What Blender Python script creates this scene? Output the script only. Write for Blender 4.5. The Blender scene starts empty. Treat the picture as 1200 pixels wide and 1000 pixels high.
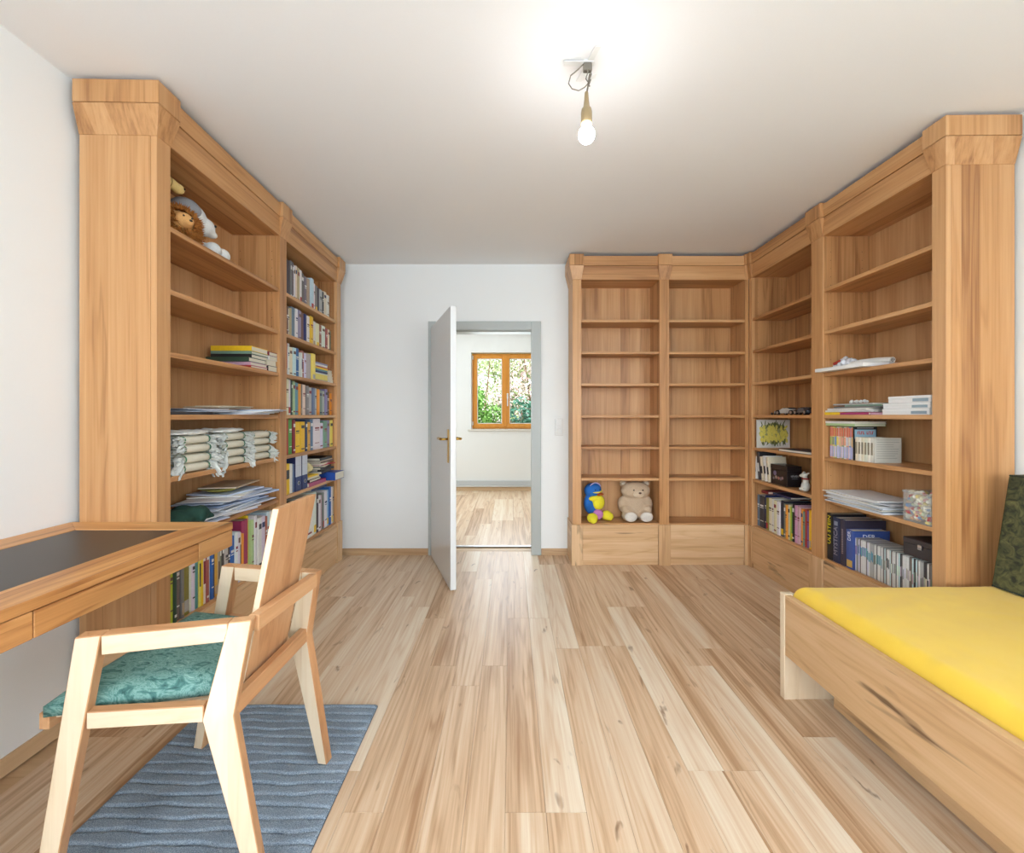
import bpy, bmesh, math, random
import numpy as np
from mathutils import Vector, Matrix, Euler, noise as mnoise
R = math.radians
random.seed(7)
rng = np.random.default_rng(7)
S = bpy.context.scene
COL = S.collection

def lin(c):
    out = []
    for v in c[:3]:
        v = v / 255.0
        out.append(v / 12.92 if v <= 0.04045 else ((v + 0.055) / 1.055) ** 2.4)
    return (out[0], out[1], out[2], 1.0)

# ------------------------------------------------------------------ camera, world, light, exposure
FPX, CX, CY, ZC = 494.0, 599.0, 487.0, 1.24
cam_d = bpy.data.cameras.new('camera')
cam = bpy.data.objects.new('camera', cam_d); COL.objects.link(cam)
cam.location = (0, 0, ZC); cam.rotation_euler = (R(90), 0, 0)
cam_d.sensor_width = 36; cam_d.sensor_fit = 'HORIZONTAL'
cam_d.lens = 36 * FPX / 1200
cam_d.shift_x = (600 - CX) / 1200
cam_d.shift_y = -(500 - CY) / 1200
cam_d.clip_start = 0.02
S.camera = cam

S.view_settings.view_transform = 'Standard'
S.view_settings.look = 'None'
S.view_settings.exposure = 0.17
S.view_settings.gamma = 1.0
S.view_settings.use_curve_mapping = False

world = bpy.data.worlds.new('sky'); S.world = world; world.use_nodes = True
wn = world.node_tree.nodes; wl = world.node_tree.links; wn.clear()
wo = wn.new('ShaderNodeOutputWorld'); wb = wn.new('ShaderNodeBackground')
sk = wn.new('ShaderNodeTexSky'); sk.sky_type = 'NISHITA'; sk.sun_disc = False
sk.sun_elevation = R(48); sk.sun_rotation = R(200); sk.air_density = 1.0; sk.dust_density = 3.0
wb.inputs['Strength'].default_value = 0.75
hs = wn.new('ShaderNodeHueSaturation'); hs.inputs['Saturation'].default_value = 0.35
wl.new(sk.outputs[0], hs.inputs['Color']); wl.new(hs.outputs[0], wb.inputs['Color']); wl.new(wb.outputs[0], wo.inputs['Surface'])

def area(name, loc, rot, sx, sy, power, color=(1, 1, 1), spread=180):
    l = bpy.data.lights.new(name, 'AREA'); l.shape = 'RECTANGLE'; l.size = sx; l.size_y = sy
    l.energy = power; l.color = color; l.spread = R(spread)
    o = bpy.data.objects.new(name, l); COL.objects.link(o); o.location = loc; o.rotation_euler = rot
    return o
# daylight through the two windows behind the camera and through the far room's window
area('window_and_fill_light', (-0.75, -2.70, 1.55), (R(115), 0, 0), 1.35, 1.35, 46, (0.68, 0.845, 1.0))
area('window_and_fill_light', (1.15, -2.70, 1.55), (R(115), 0, 0), 1.35, 1.35, 46, (0.68, 0.845, 1.0))
# fill light for the shelf fronts, at unseen side windows added to carry it
area('window_and_fill_light', (-1.66, -.95, 1.6), (0, R(-103), 0), 1.25, 1.25, 41, (0.68, 0.845, 1.0))
area('window_and_fill_light', (2.20, -.95, 1.6), (0, R(103), 0), 1.25, 1.25, 41, (0.68, 0.845, 1.0))
area('window_and_fill_light', (-0.09, 6.93, 1.64), (R(-90), 0, 0), 1.05, 1.2, 25, (0.84, 0.94, 1.0))
# added fill lamp brightening the far room from the side, no window there
area('window_and_fill_light', (-2.3, 5.6, 1.6), (0, R(-90), 0), 1.2, 1.2, 25, (0.84, 0.94, 1.0))
sun_d = bpy.data.lights.new('sun', 'SUN'); sun_d.energy = 7.0; sun_d.angle = R(3); sun_d.color = (1, .97, .9)
sun = bpy.data.objects.new('sun', sun_d); COL.objects.link(sun); sun.rotation_euler = (R(46), 0, R(72))
BULB_STRENGTH = 80.0

# ------------------------------------------------------------------ materials
def newmat(name):
    m = bpy.data.materials.new(name); m.use_nodes = True
    nt = m.node_tree; b = nt.nodes['Principled BSDF']
    return m, nt, b
def N(nt, t, **kw):
    n = nt.nodes.new(t)
    for k, v in kw.items(): setattr(n, k, v)
    return n
def plain(name, rgb, rough=0.6, metal=0.0, bump=0.0, bscale=60, var=0.0, spec=None):
    m, nt, b = newmat(name)
    b.inputs['Roughness'].default_value = rough; b.inputs['Metallic'].default_value = metal
    if spec is not None: b.inputs['Specular IOR Level'].default_value = spec
    tc = N(nt, 'ShaderNodeTexCoord')
    nz = N(nt, 'ShaderNodeTexNoise'); nz.inputs['Scale'].default_value = bscale; nz.inputs['Detail'].default_value = 4
    nt.links.new(tc.outputs['Object'], nz.inputs['Vector'])
    mx = N(nt, 'ShaderNodeMix', data_type='RGBA'); mx.blend_type = 'MIX'
    c = lin(rgb); d = lin([max(0, v - 255 * (var + 0.015)) for v in rgb])
    mx.inputs[6].default_value = d; mx.inputs[7].default_value = c
    nt.links.new(nz.outputs['Fac'], mx.inputs[0]); nt.links.new(mx.outputs[2], b.inputs['Base Color'])
    if bump > 0:
        bp = N(nt, 'ShaderNodeBump'); bp.inputs['Strength'].default_value = bump; bp.inputs['Distance'].default_value = 0.002
        nt.links.new(nz.outputs['Fac'], bp.inputs['Height']); nt.links.new(bp.outputs[0], b.inputs['Normal'])
    return m
def math_n(nt, op, a, b=None, clamp=False):
    n = N(nt, 'ShaderNodeMath', operation=op); n.use_clamp = clamp
    for i, v in enumerate((a, b)):
        if v is None: continue
        if isinstance(v, (int, float)): n.inputs[i].default_value = v
        else: nt.links.new(v, n.inputs[i])
    return n.outputs[0]

def wood(name, dark, mid, light, axis='z', stave=0.085, stv=0.5, fine=0.35, ring=0.4, knots=0.0, knotcol=(90, 58, 34),
         rough=0.42, stretch=1.0, ringscale=1.0, knotsize=1.0, knota=1.7, broad=1.0):
    m, nt, b = newmat(name); L = nt.links
    tc = N(nt, 'ShaderNodeTexCoord'); oi = N(nt, 'ShaderNodeObjectInfo')
    sp = N(nt, 'ShaderNodeSeparateXYZ'); L.new(tc.outputs['Object'], sp.inputs[0])
    X, Y, Z = sp.outputs
    a, p, q = {'x': (X, Y, Z), 'y': (Y, X, Z), 'z': (Z, X, Y)}[axis]
    rnd = oi.outputs['Random']
    s = math_n(nt, 'ADD', p, q)
    s2 = math_n(nt, 'ADD', s, math_n(nt, 'MULTIPLY', rnd, 3.7))
    idx = math_n(nt, 'FLOOR', math_n(nt, 'DIVIDE', s2, stave))
    w = N(nt, 'ShaderNodeTexWhiteNoise', noise_dimensions='1D'); L.new(math_n(nt, 'ADD', idx, math_n(nt, 'MULTIPLY', rnd, 91)), w.inputs['W'])
    wv = w.outputs['Value']
    off = math_n(nt, 'ADD', math_n(nt, 'MULTIPLY', wv, 9.0), math_n(nt, 'MULTIPLY', rnd, 31.0))
    a2 = math_n(nt, 'ADD', a, off)
    def vec(kp, ka):
        c = N(nt, 'ShaderNodeCombineXYZ')
        L.new(math_n(nt, 'MULTIPLY', p, kp), c.inputs[0]); L.new(math_n(nt, 'MULTIPLY', q, kp), c.inputs[1])
        L.new(math_n(nt, 'MULTIPLY', a2, ka), c.inputs[2]); return c.outputs[0]
    n1 = N(nt, 'ShaderNodeTexNoise'); n1.inputs['Scale'].default_value = 1; n1.inputs['Detail'].default_value = 5; n1.inputs['Roughness'].default_value = 0.6
    L.new(vec(95, 3.0 * stretch), n1.inputs['Vector'])
    n2 = N(nt, 'ShaderNodeTexNoise'); n2.inputs['Scale'].default_value = 1; n2.inputs['Detail'].default_value = 2; n2.inputs['Distortion'].default_value = 0.6
    L.new(vec(9 * ringscale, 0.9 * stretch), n2.inputs['Vector'])
    rg = math_n(nt, 'SINE', math_n(nt, 'MULTIPLY', n2.outputs['Fac'], 34.0))
    rg = math_n(nt, 'SUBTRACT', 1.0, math_n(nt, 'POWER', math_n(nt, 'ADD', math_n(nt, 'MULTIPLY', rg, 0.5), 0.5), 3.0))
    n3 = N(nt, 'ShaderNodeTexNoise'); n3.inputs['Scale'].default_value = 1; n3.inputs['Detail'].default_value = 3
    L.new(vec(14, .7 * stretch), n3.inputs['Vector'])
    f = math_n(nt, 'ADD', math_n(nt, 'MULTIPLY', math_n(nt, 'SUBTRACT', n1.outputs['Fac'], 0.5), fine * 2.0),
               math_n(nt, 'MULTIPLY', math_n(nt, 'SUBTRACT', rg, 0.65), ring * 0.5))
    f = math_n(nt, 'ADD', f, math_n(nt, 'MULTIPLY', math_n(nt, 'SUBTRACT', wv, 0.5), stv))
    f = math_n(nt, 'ADD', f, math_n(nt, 'MULTIPLY', math_n(nt, 'SUBTRACT', n3.outputs['Fac'], 0.5), broad))
    f = math_n(nt, 'ADD', f, math_n(nt, 'MULTIPLY', math_n(nt, 'SUBTRACT', rnd, 0.5), stv * 0.45))
    f = math_n(nt, 'ADD', f, 0.5, clamp=True)
    cr = N(nt, 'ShaderNodeValToRGB'); L.new(f, cr.inputs[0])
    e = cr.color_ramp.elements
    e[0].position = 0.0; e[0].color = lin(dark); e[1].position = 1.0; e[1].color = lin(light)
    k = e.new(0.45); k.color = lin(mid)
    col = cr.outputs[0]
    if knots > 0:
        nd = N(nt, 'ShaderNodeTexNoise'); nd.inputs['Scale'].default_value = 1; nd.inputs['Detail'].default_value = 3; nd.inputs['Distortion'].default_value = 0.8
        L.new(vec(11 / knotsize, knota / knotsize), nd.inputs['Vector'])
        mr = N(nt, 'ShaderNodeMapRange'); mr.inputs[1].default_value = 0.70 - 0.06 * knots; mr.inputs[2].default_value = 0.78 - 0.05 * knots
        L.new(nd.outputs['Fac'], mr.inputs[0])
        mk = math_n(nt, 'MULTIPLY', mr.outputs[0], math_n(nt, 'ADD', n1.outputs['Fac'], 0.25), clamp=True)
        mx = N(nt, 'ShaderNodeMix', data_type='RGBA'); L.new(mk, mx.inputs[0]); L.new(col, mx.inputs[6]); mx.inputs[7].default_value = lin(knotcol)
        col = mx.outputs[2]
    L.new(col, b.inputs['Base Color'])
    b.inputs['Roughness'].default_value = rough
    bp = N(nt, 'ShaderNodeBump'); bp.inputs['Strength'].default_value = 0.12; bp.inputs['Distance'].default_value = 0.001
    L.new(n1.outputs['Fac'], bp.inputs['Height']); L.new(bp.outputs[0], b.inputs['Normal'])
    return m

M = {}
CD, CM, CL = (154, 102, 60), (198, 145, 93), (217, 168, 118)
for ax in 'xyz':
    M['case_' + ax] = wood('elm_case_' + ax, CD, CM, CL, ax, knots=0.0, stretch=.6, broad=.7, fine=.42)
    M['drawer_' + ax] = wood('elm_drawer_' + ax, (176, 130, 86), (212, 170, 124), (232, 198, 156), ax, stave=0.075, knots=(.1 if ax == 'z' else 1.0), stv=.35)
    M['desk_' + ax] = wood('elm_desk_' + ax, (158, 100, 52), (200, 142, 84), (222, 168, 108), ax, stave=0.045, knots=0.3, stv=.7, broad=1.3, ring=.6)
    M['pale_' + ax] = wood('pale_ash_' + ax, (210, 182, 146), (230, 207, 174), (240, 224, 198), ax, stave=0.2, stv=.15, fine=.3, ring=.25)
    M['warm_' + ax] = wood('warm_beech_' + ax, (172, 120, 78), (206, 154, 108), (222, 176, 130), ax, stave=0.05, stv=.3, fine=.3, ring=.25)
    M['bed_' + ax] = wood('elm_bed_' + ax, (174, 130, 88), (206, 166, 120), (224, 188, 146), ax, stave=0.3, stv=.15, knots=1.0, fine=.3, ringscale=.7)
M['floor'] = wood('oak_laminate', (176, 134, 96), (218, 184, 148), (240, 222, 196), 'y', stave=0.5, stv=0.55, fine=.5, ring=.45, knots=.7, knotcol=(128, 86, 52), rough=.36, ringscale=1.3, stretch=.75, knotsize=.7, knota=3.4)
M['skirt'] = wood('oak_skirting', (180, 140, 100), (205, 170, 130), (222, 190, 150), 'x', stave=0.5)
M['wall'] = plain('white_wall_paint', (243, 243, 240), .9, bump=.08, bscale=300)
M['ceil'] = plain('white_ceiling_paint', (245, 244, 243), .95, bump=.05, bscale=200)
M['doorleaf'] = plain('door_white_lacquer', (222, 220, 216), .3)
M['dooredge'] = plain('door_edge_lacquer', (236, 236, 234), .35)
M['jamb'] = plain('grey_blue_steel', (184, 188, 184), .4)
M['brass'] = plain('brass', (205, 165, 80), .25, metal=1.0)
M['white_plastic'] = plain('white_plastic', (235, 234, 230), .4)
M['orange_frame'] = wood('orange_stained_pine', (196, 118, 28), (222, 146, 44), (236, 166, 70), 'z', stave=.4, stv=.1, fine=.2, ring=.1)
M['sill'] = plain('sill_stone', (225, 220, 210), .5)
M['steel'] = plain('brushed_steel', (200, 200, 205), .3, metal=1.0)
M['inlay'] = plain('black_linoleum', (52, 47, 44), .38, var=.01)
M['paper'] = plain('book_pages', (236, 228, 208), .85, bump=.3, bscale=400, var=.06)
M['black'] = plain('black_matt', (28, 27, 28), .5)
M['eye'] = plain('eye_black', (20, 16, 14), .15)

def ocol(name, rough=.5, bump=0, bscale=80, var=.12):
    m, nt, b = newmat(name)
    oi = N(nt, 'ShaderNodeObjectInfo'); tc = N(nt, 'ShaderNodeTexCoord')
    nz = N(nt, 'ShaderNodeTexNoise'); nz.inputs['Scale'].default_value = bscale; nz.inputs['Detail'].default_value = 3
    nt.links.new(tc.outputs['Object'], nz.inputs['Vector'])
    mr = N(nt, 'ShaderNodeMapRange'); mr.inputs[3].default_value = 1 - var; mr.inputs[4].default_value = 1 + var
    nt.links.new(nz.outputs['Fac'], mr.inputs[0])
    mx = N(nt, 'ShaderNodeMix', data_type='RGBA'); mx.blend_type = 'MULTIPLY'; mx.inputs[0].default_value = 1
    nt.links.new(oi.outputs['Color'], mx.inputs[6]); nt.links.new(mr.outputs[0], mx.inputs[7])
    nt.links.new(mx.outputs[2], b.inputs['Base Color']); b.inputs['Roughness'].default_value = rough
    if bump:
        bp = N(nt, 'ShaderNodeBump'); bp.inputs['Strength'].default_value = bump; bp.inputs['Distance'].default_value = .004
        nt.links.new(nz.outputs['Fac'], bp.inputs['Height']); nt.links.new(bp.outputs[0], b.inputs['Normal'])
    return m
M['cover'] = ocol('book_cover', .45)
M['sheet'] = ocol('paper_sheet', .8, var=.04)
M['plush'] = ocol('plush_fur', .95, bump=.6, bscale=220, var=.18)
M['cloth'] = ocol('woven_cloth', .9, bump=.3, bscale=150, var=.08)

# ------------------------------------------------------------------ mesh helpers
class MB:
    def __init__(s): s.v = []; s.f = []; s.mi = []; s.m = 0
    def add(s, vs, fs):
        o = len(s.v); s.v += [tuple(v) for v in vs]
        for f in fs: s.f.append(tuple(i + o for i in f)); s.mi.append(s.m)
        return s
    def hexa(s, b, t):
        return s.add(list(b) + list(t), [(3, 2, 1, 0), (4, 5, 6, 7), (0, 1, 5, 4), (1, 2, 6, 5), (2, 3, 7, 6), (3, 0, 4, 7)])
    def box(s, x0, x1, y0, y1, z0, z1):
        return s.hexa([(x0, y0, z0), (x1, y0, z0), (x1, y1, z0), (x0, y1, z0)], [(x0, y0, z1), (x1, y0, z1), (x1, y1, z1), (x0, y1, z1)])
    def prism(s, poly, z0, z1):
        n = len(poly)
        vs = [(x, y, z0) for x, y in poly] + [(x, y, z1) for x, y in poly]
        return s.add(vs, [tuple(range(n))[::-1], tuple(range(n, 2 * n))] + [(i, (i + 1) % n, n + (i + 1) % n, n + i) for i in range(n)])
    def beam(s, p0, p1, u, v, t1=1.0, tv=None):
        """box from p0 to p1, half-section vectors u and v at p0, scaled by t1 at p1"""
        p0, p1, u, v = map(Vector, (p0, p1, u, v)); tv = t1 if tv is None else tv
        c = lambda p, a, b: [p - u * a - v * b, p + u * a - v * b, p + u * a + v * b, p - u * a + v * b]
        return s.hexa(c(p0, 1, 1), c(p1, t1, tv))
    def tube(s, pts, r, seg=8, r1=None):
        pts = [Vector(p) for p in pts]; n = len(pts); o = len(s.v); vs = []
        for i, p in enumerate(pts):
            t = (pts[min(i + 1, n - 1)] - pts[max(i - 1, 0)]).normalized()
            a = t.orthogonal().normalized() if i == 0 else (a - t * a.dot(t)).normalized()
            b = t.cross(a); rr = r[i] if isinstance(r, (list, tuple)) else r
            for k in range(seg):
                th = 2 * math.pi * k / seg; vs.append(p + a * math.cos(th) * rr + b * math.sin(th) * rr)
        fs = [(i * seg + k, i * seg + (k + 1) % seg, (i + 1) * seg + (k + 1) % seg, (i + 1) * seg + k) for i in range(n - 1) for k in range(seg)]
        fs += [tuple(range(seg))[::-1], tuple(range((n - 1) * seg, n * seg))]
        return s.add(vs, fs)
    def lathe(s, prof, c=(0, 0, 0), seg=20):
        vs = []; n = len(prof)
        for r, z in prof:
            for k in range(seg):
                th = 2 * math.pi * k / seg; vs.append((c[0] + r * math.cos(th), c[1] + r * math.sin(th), c[2] + z))
        fs = [(i * seg + k, i * seg + (k + 1) % seg, (i + 1) * seg + (k + 1) % seg, (i + 1) * seg + k) for i in range(n - 1) for k in range(seg)]
        fs += [tuple(range(seg))[::-1], tuple(range((n - 1) * seg, n * seg))]
        return s.add(vs, fs)
    def ell(s, c, r, seg=16, rings=10, rot=None):
        c = Vector(c); r = (r, r, r) if isinstance(r, (int, float)) else r
        m = Euler(rot).to_matrix() if rot else Matrix.Identity(3)
        vs = [c + m @ Vector((0, 0, -r[2]))]
        for i in range(1, rings):
            ph = -math.pi / 2 + math.pi * i / rings
            for k in range(seg):
                th = 2 * math.pi * k / seg
                vs.append(c + m @ Vector((r[0] * math.cos(ph) * math.cos(th), r[1] * math.cos(ph) * math.sin(th), r[2] * math.sin(ph))))
        vs.append(c + m @ Vector((0, 0, r[2]))); last = len(vs) - 1
        fs = [(0, 1 + (k + 1) % seg, 1 + k) for k in range(seg)]
        for i in range(rings - 2):
            fs += [(1 + i * seg + k, 1 + i * seg + (k + 1) % seg, 1 + (i + 1) * seg + (k + 1) % seg, 1 + (i + 1) * seg + k) for k in range(seg)]
        fs += [(last, 1 + (rings - 2) * seg + k, 1 + (rings - 2) * seg + (k + 1) % seg) for k in range(seg)]
        return s.add(vs, fs)
    def mesh(s, name, mats, smooth=False, bevel=0, bseg=1, recalc=True):
        me = bpy.data.meshes.new(name); me.from_pydata(s.v, [], s.f)
        if any(s.mi): me.polygons.foreach_set('material_index', s.mi)
        if recalc or bevel:
            bm = bmesh.new(); bm.from_mesh(me)
            if recalc: bmesh.ops.recalc_face_normals(bm, faces=bm.faces)
            if bevel: bmesh.ops.bevel(bm, geom=list(bm.edges), offset=bevel, segments=bseg, affect='EDGES', profile=.5, clamp_overlap=True)
            bm.to_mesh(me); bm.free()
        for m in (mats if isinstance(mats, (list, tuple)) else [mats]): me.materials.append(m)
        if smooth:
            me.polygons.foreach_set('use_smooth', [True] * len(me.polygons))
        me.update(); return me

def link(name, data, parent=None, loc=None, rot=None):
    o = bpy.data.objects.new(name, data); COL.objects.link(o)
    if parent is not None: o.parent = parent
    if loc is not None: o.location = loc
    if rot is not None: o.rotation_euler = rot
    return o
def obj(name, mb, mat, parent=None, loc=None, rot=None, smooth=False, bevel=0, bseg=1, color=None, kind=None, label=None):
    o = link(name, mb.mesh(name, mat, smooth, bevel, bseg), parent, loc, rot)
    if color is not None: o.color = lin(color)
    if kind: o['kind'] = kind
    if label: o['label'] = label
    return o
def tag(o, label, cat, group=None, kind=None):
    o['label'] = label; o['category'] = cat
    if group: o['group'] = group
    if kind: o['kind'] = kind
    return o
def empty(name, loc=(0, 0, 0), rotz=0, label=None, cat=None, group=None, kind=None):
    o = bpy.data.objects.new(name, None); COL.objects.link(o); o.empty_display_size = .05
    o.location = loc; o.rotation_euler = (0, 0, rotz)
    if label: o['label'] = label
    if cat: o['category'] = cat
    if group: o['group'] = group
    if kind: o['kind'] = kind
    return o
def struct(name, mb, mat, **kw):
    o = obj(name, mb, mat, **kw); o['kind'] = 'structure'; return o
def blend(name, parts, mat, voxel=.006, parent=None, smooth_it=6, color=None, disp=0, dscale=60, **kw):
    """one continuous surface from overlapping ellipsoids (voxel remesh, smoothed)"""
    mb = MB()
    for p in parts: mb.ell(*p)
    o = obj('tmp', mb, mat)
    md = o.modifiers.new('r', 'REMESH'); md.mode = 'VOXEL'; md.voxel_size = voxel
    sm = o.modifiers.new('s', 'SMOOTH'); sm.iterations = smooth_it; sm.factor = .5
    dg = bpy.context.evaluated_depsgraph_get()
    me = bpy.data.meshes.new_from_object(o.evaluated_get(dg)); me.name = name
    bpy.data.objects.remove(o)
    if disp:
        for v in me.vertices:
            v.co += v.normal * disp * mnoise.noise(v.co * dscale)
    me.polygons.foreach_set('use_smooth', [True] * len(me.polygons))
    if not me.materials: me.materials.append(mat)
    o = link(name, me, parent, **kw)
    if color is not None: o.color = lin(color)
    return o
def text(name, s, size, mat, parent, loc, rot, extrude=.0006, color=None, sx=1.0):
    cu = bpy.data.curves.new(name, 'FONT'); cu.body = s; cu.size = size; cu.extrude = extrude
    cu.align_x = 'CENTER'; cu.align_y = 'CENTER'; cu.resolution_u = 2
    t = bpy.data.objects.new('t', cu); COL.objects.link(t)
    me = bpy.data.meshes.new_from_object(t.evaluated_get(bpy.context.evaluated_depsgraph_get())); me.name = name
    bpy.data.objects.remove(t); me.materials.clear(); me.materials.append(mat)
    o = link(name, me, parent, loc, rot); o.scale = (sx, 1, 1)
    if color is not None: o.color = lin(color)
    return o
ORD = ['first', 'second', 'third', 'fourth', 'fifth', 'sixth', 'seventh', 'eighth', 'ninth', 'tenth', 'eleventh', 'twelfth', 'thirteenth',
       'fourteenth', 'fifteenth', 'sixteenth', 'seventeenth', 'eighteenth', 'nineteenth', 'twentieth'] + ['%dth' % i for i in range(21, 60)]
ORD[20] = '21st'; ORD[21] = '22nd'; ORD[22] = '23rd'; ORD[30] = '31st'; ORD[31] = '32nd'; ORD[32] = '33rd'; ORD[40] = '41st'; ORD[41] = '42nd'
# ------------------------------------------------------------------ room shell
H = 2.585; YB = 3.75; YR = -2.80; XR = 2.27; YF = 6.96
DX0, DX1, DZ = -0.70, 0.215, 2.03          # door opening in the back wall
xl = lambda y: -1.755 - 0.045 * (y - 1.4) / 2.35   # left wall runs very slightly out of square
SW = (-1.60, -.30, .95, 2.25)      # openings of side windows added to carry fill light, behind the camera
def lw_(a, b_, z0, z1): return mb.prism([(xl(a), a), (xl(a) - .2, a), (xl(b_) - .2, b_), (xl(b_), b_)], z0, z1)
mb = MB(); lw_(YR - .2, SW[0], 0, H); lw_(SW[1], YB + .25, 0, H); lw_(SW[0], SW[1], 0, SW[2]); lw_(SW[0], SW[1], SW[3], H)
struct('wall_left', mb, M['wall'])
struct('wall_right', MB().box(XR, XR + .2, YR - .2, SW[0], 0, H).box(XR, XR + .2, SW[1], YB + .25, 0, H).box(XR, XR + .2, SW[0], SW[1], 0, SW[2]).box(XR, XR + .2, SW[0], SW[1], SW[3], H), M['wall'])
mb = MB().box(xl(YB) , DX0, YB, YB + .25, 0, H).box(DX1, XR, YB, YB + .25, 0, H).box(DX0, DX1, YB, YB + .25, DZ, H)
struct('wall_back', mb, M['wall'])
# wall behind the camera with two window openings
WW = [(-1.45, -.05), (.45, 1.85)]; wz0, wz1 = .85, 2.25
mb = MB(); xs = [xl(YR), WW[0][0], WW[0][1], WW[1][0], WW[1][1], XR]
for i in (0, 2, 4): mb.box(xs[i], xs[i + 1], YR - .2, YR, 0, H)
for a, b_ in WW: mb.box(a, b_, YR - .2, YR, 0, wz0).box(a, b_, YR - .2, YR, wz1, H)
struct('wall_front', mb, M['wall'])
struct('ceiling', MB().box(-2.05, XR + .2, YR - .2, YB + .0, H, H + .15), M['ceil'])

# next room
fx0, fx1 = -2.4, 1.9
struct('wall_far_left', MB().box(fx0 - .1, fx0, YB + .25, YF, 0, H), M['wall'])
struct('wall_far_right', MB().box(fx1, fx1 + .1, YB + .25, YF, 0, H), M['wall'])
FW = (-.66, .48, 1.005, 2.28)
mb = MB().box(fx0 - .1, FW[0], YF, YF + .3, 0, H).box(FW[1], fx1 + .1, YF, YF + .3, 0, H).box(FW[0], FW[1], YF, YF + .3, 0, FW[2]).box(FW[0], FW[1], YF, YF + .3, FW[3], H)
struct('wall_far', mb, M['wall'])
o = struct('ceiling', MB().box(fx0 - .1, fx1 + .1, YB, YF + .3, H, H + .15), M['ceil'])
struct('wall_far_near_side', MB().box(fx0 - .1, -2.0, YB + .15, YB + .25, 0, H), M['wall'])

# floors: laid laminate boards, every board an object
TH = .007
def plank_mesh(w, l):
    c = .0003
    mb = MB(); x0, x1, y0, y1 = .0004, w - .0004, .0004, l - .0004
    mb.add([(x0, y0, -TH), (x1, y0, -TH), (x1, y1, -TH), (x0, y1, -TH), (x0, y0, -c), (x1, y0, -c), (x1, y1, -c), (x0, y1, -c),
            (x0 + c, y0 + c, 0), (x1 - c, y0 + c, 0), (x1 - c, y1 - c, 0), (x0 + c, y1 - c, 0)],
           [(3, 2, 1, 0), (0, 1, 5, 4), (1, 2, 6, 5), (2, 3, 7, 6), (3, 0, 4, 7), (4, 5, 9, 8), (5, 6, 10, 9), (6, 7, 11, 10), (7, 4, 8, 11), (8, 9, 10, 11)])
    return mb.mesh('plank', M['floor'])
def lay(root, x0, x1, y0, y1, w, l, r):
    full = plank_mesh(w, l); cache = {}
    x = x0
    while x < x1 - .01:
        y = y0 - round(r.random() * 8) / 8 * l * .98
        while y < y1 - .02:
            a, b_ = max(y, y0), min(y + l, y1)
            if b_ - a > .03:
                key = round(b_ - a, 2)
                if abs(b_ - a - l) < 1e-4: me = full
                else: me = plank_mesh(min(w, x1 - x), b_ - a)
                if x1 - x < w and me is full: me = plank_mesh(x1 - x, l)
                p = link('plank', me, root, loc=(x, a, 0))
            y += l
        x += w
rr = random.Random(11)
fl = struct('floor', MB().box(xl(YB), XR, YR, YB + .12, -.06, -TH), M['skirt'])
lay(fl, xl(YR) + .005, XR - .002, YR + .002, YB + .1, .127, 1.26, rr)
fl2 = struct('floor', MB().box(fx0, fx1, YB + .13, YF, -.06, -TH), M['skirt'])
lay(fl2, -1.5, 1.2, YB + .27, YF - .002, .127, 1.26, rr)

# skirting boards
bw = MB().box(0, 1, -.014, 0, 0, .058)
def skirt(name, x0, x1, y, mat=M['skirt']):
    mb = MB().hexa([(x0, y - .014, 0), (x1, y - .014, 0), (x1, y, 0), (x0, y, 0)], [(x0, y - .010, .058), (x1, y - .010, .058), (x1, y, .058), (x0, y, .058)])
    return struct(name, mb, mat, bevel=.0015)
skirt('baseboard_back', xl(YB), -.735, YB); skirt('baseboard_back', .268, .50, YB)
mb = MB(); y0, y1 = YR + .01, 1.69
mb.hexa([(xl(y0), y0, 0), (xl(y0) + .016, y0, 0), (xl(y1) + .016, y1, 0), (xl(y1), y1, 0)], [(xl(y0), y0, .058), (xl(y0) + .011, y0, .058), (xl(y1) + .011, y1, .058), (xl(y1), y1, .058)])
M['skirt_y'] = wood('oak_skirting_y', (180, 140, 100), (205, 170, 130), (222, 190, 150), 'y', stave=0.5)
struct('baseboard_left', mb, M['skirt_y'], bevel=.0012)
skirt('baseboard_far', fx0, fx1, YF)
struct('trim_1', MB().box(fx0, fx1, YF - .035, YF - .001, .085, .165), plain('trunking_grey', (200, 204, 206), .4), bevel=.004)
struct('trim_2', MB().box(fx0, fx1, YF - .042, YF - .001, .068, .084), M['white_plastic'], bevel=.002)

# ------------------------------------------------------------------ door
d1 = empty('door_1', (DX0, YB, 0), 0, kind='structure')
fw = .05
o = obj('door_jamb', MB().prism([(-.035, -.018), (.036, -.018), (.036, -.001), (.022, -.001), (.022, .26), (.001, .26), (.001, -.001), (-.035, -.001)], 0, DZ + .045), M['jamb'], d1, bevel=.003)
w = DX1 - DX0
obj('door_jamb', MB().prism([(w + .05, -.018), (w - .036, -.018), (w - .036, -.001), (w - .022, -.001), (w - .022, .06), (w - .034, .06), (w - .034, .09), (w - .022, .09), (w - .022, .26), (w - .001, .26), (w - .001, -.001), (w + .05, -.001)][::-1], 0, DZ + .045), M['jamb'], d1, bevel=.003)
obj('door_head', MB().box(.036, w - .036, -.0175, -.001, DZ - .034, DZ + .0445).box(.022, w - .022, -.001, .26, DZ - .02, DZ - .0005).box(.022, w - .034, .06, .09, DZ - .034, DZ - .0205), M['jamb'], d1, bevel=.003)
obj('threshold', MB().hexa([(.022, .215, 0), (w - .022, .215, 0), (w - .022, .262, 0), (.022, .262, 0)], [(.022, .222, .006), (w - .022, .222, .006), (w - .022, .255, .006), (.022, .255, .006)]), M['steel'], d1)
ang = math.atan2(3.725 - 2.985, -.668 - -.385)  # leaf swings into the room, hinge at left jamb
lw = .80
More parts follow.
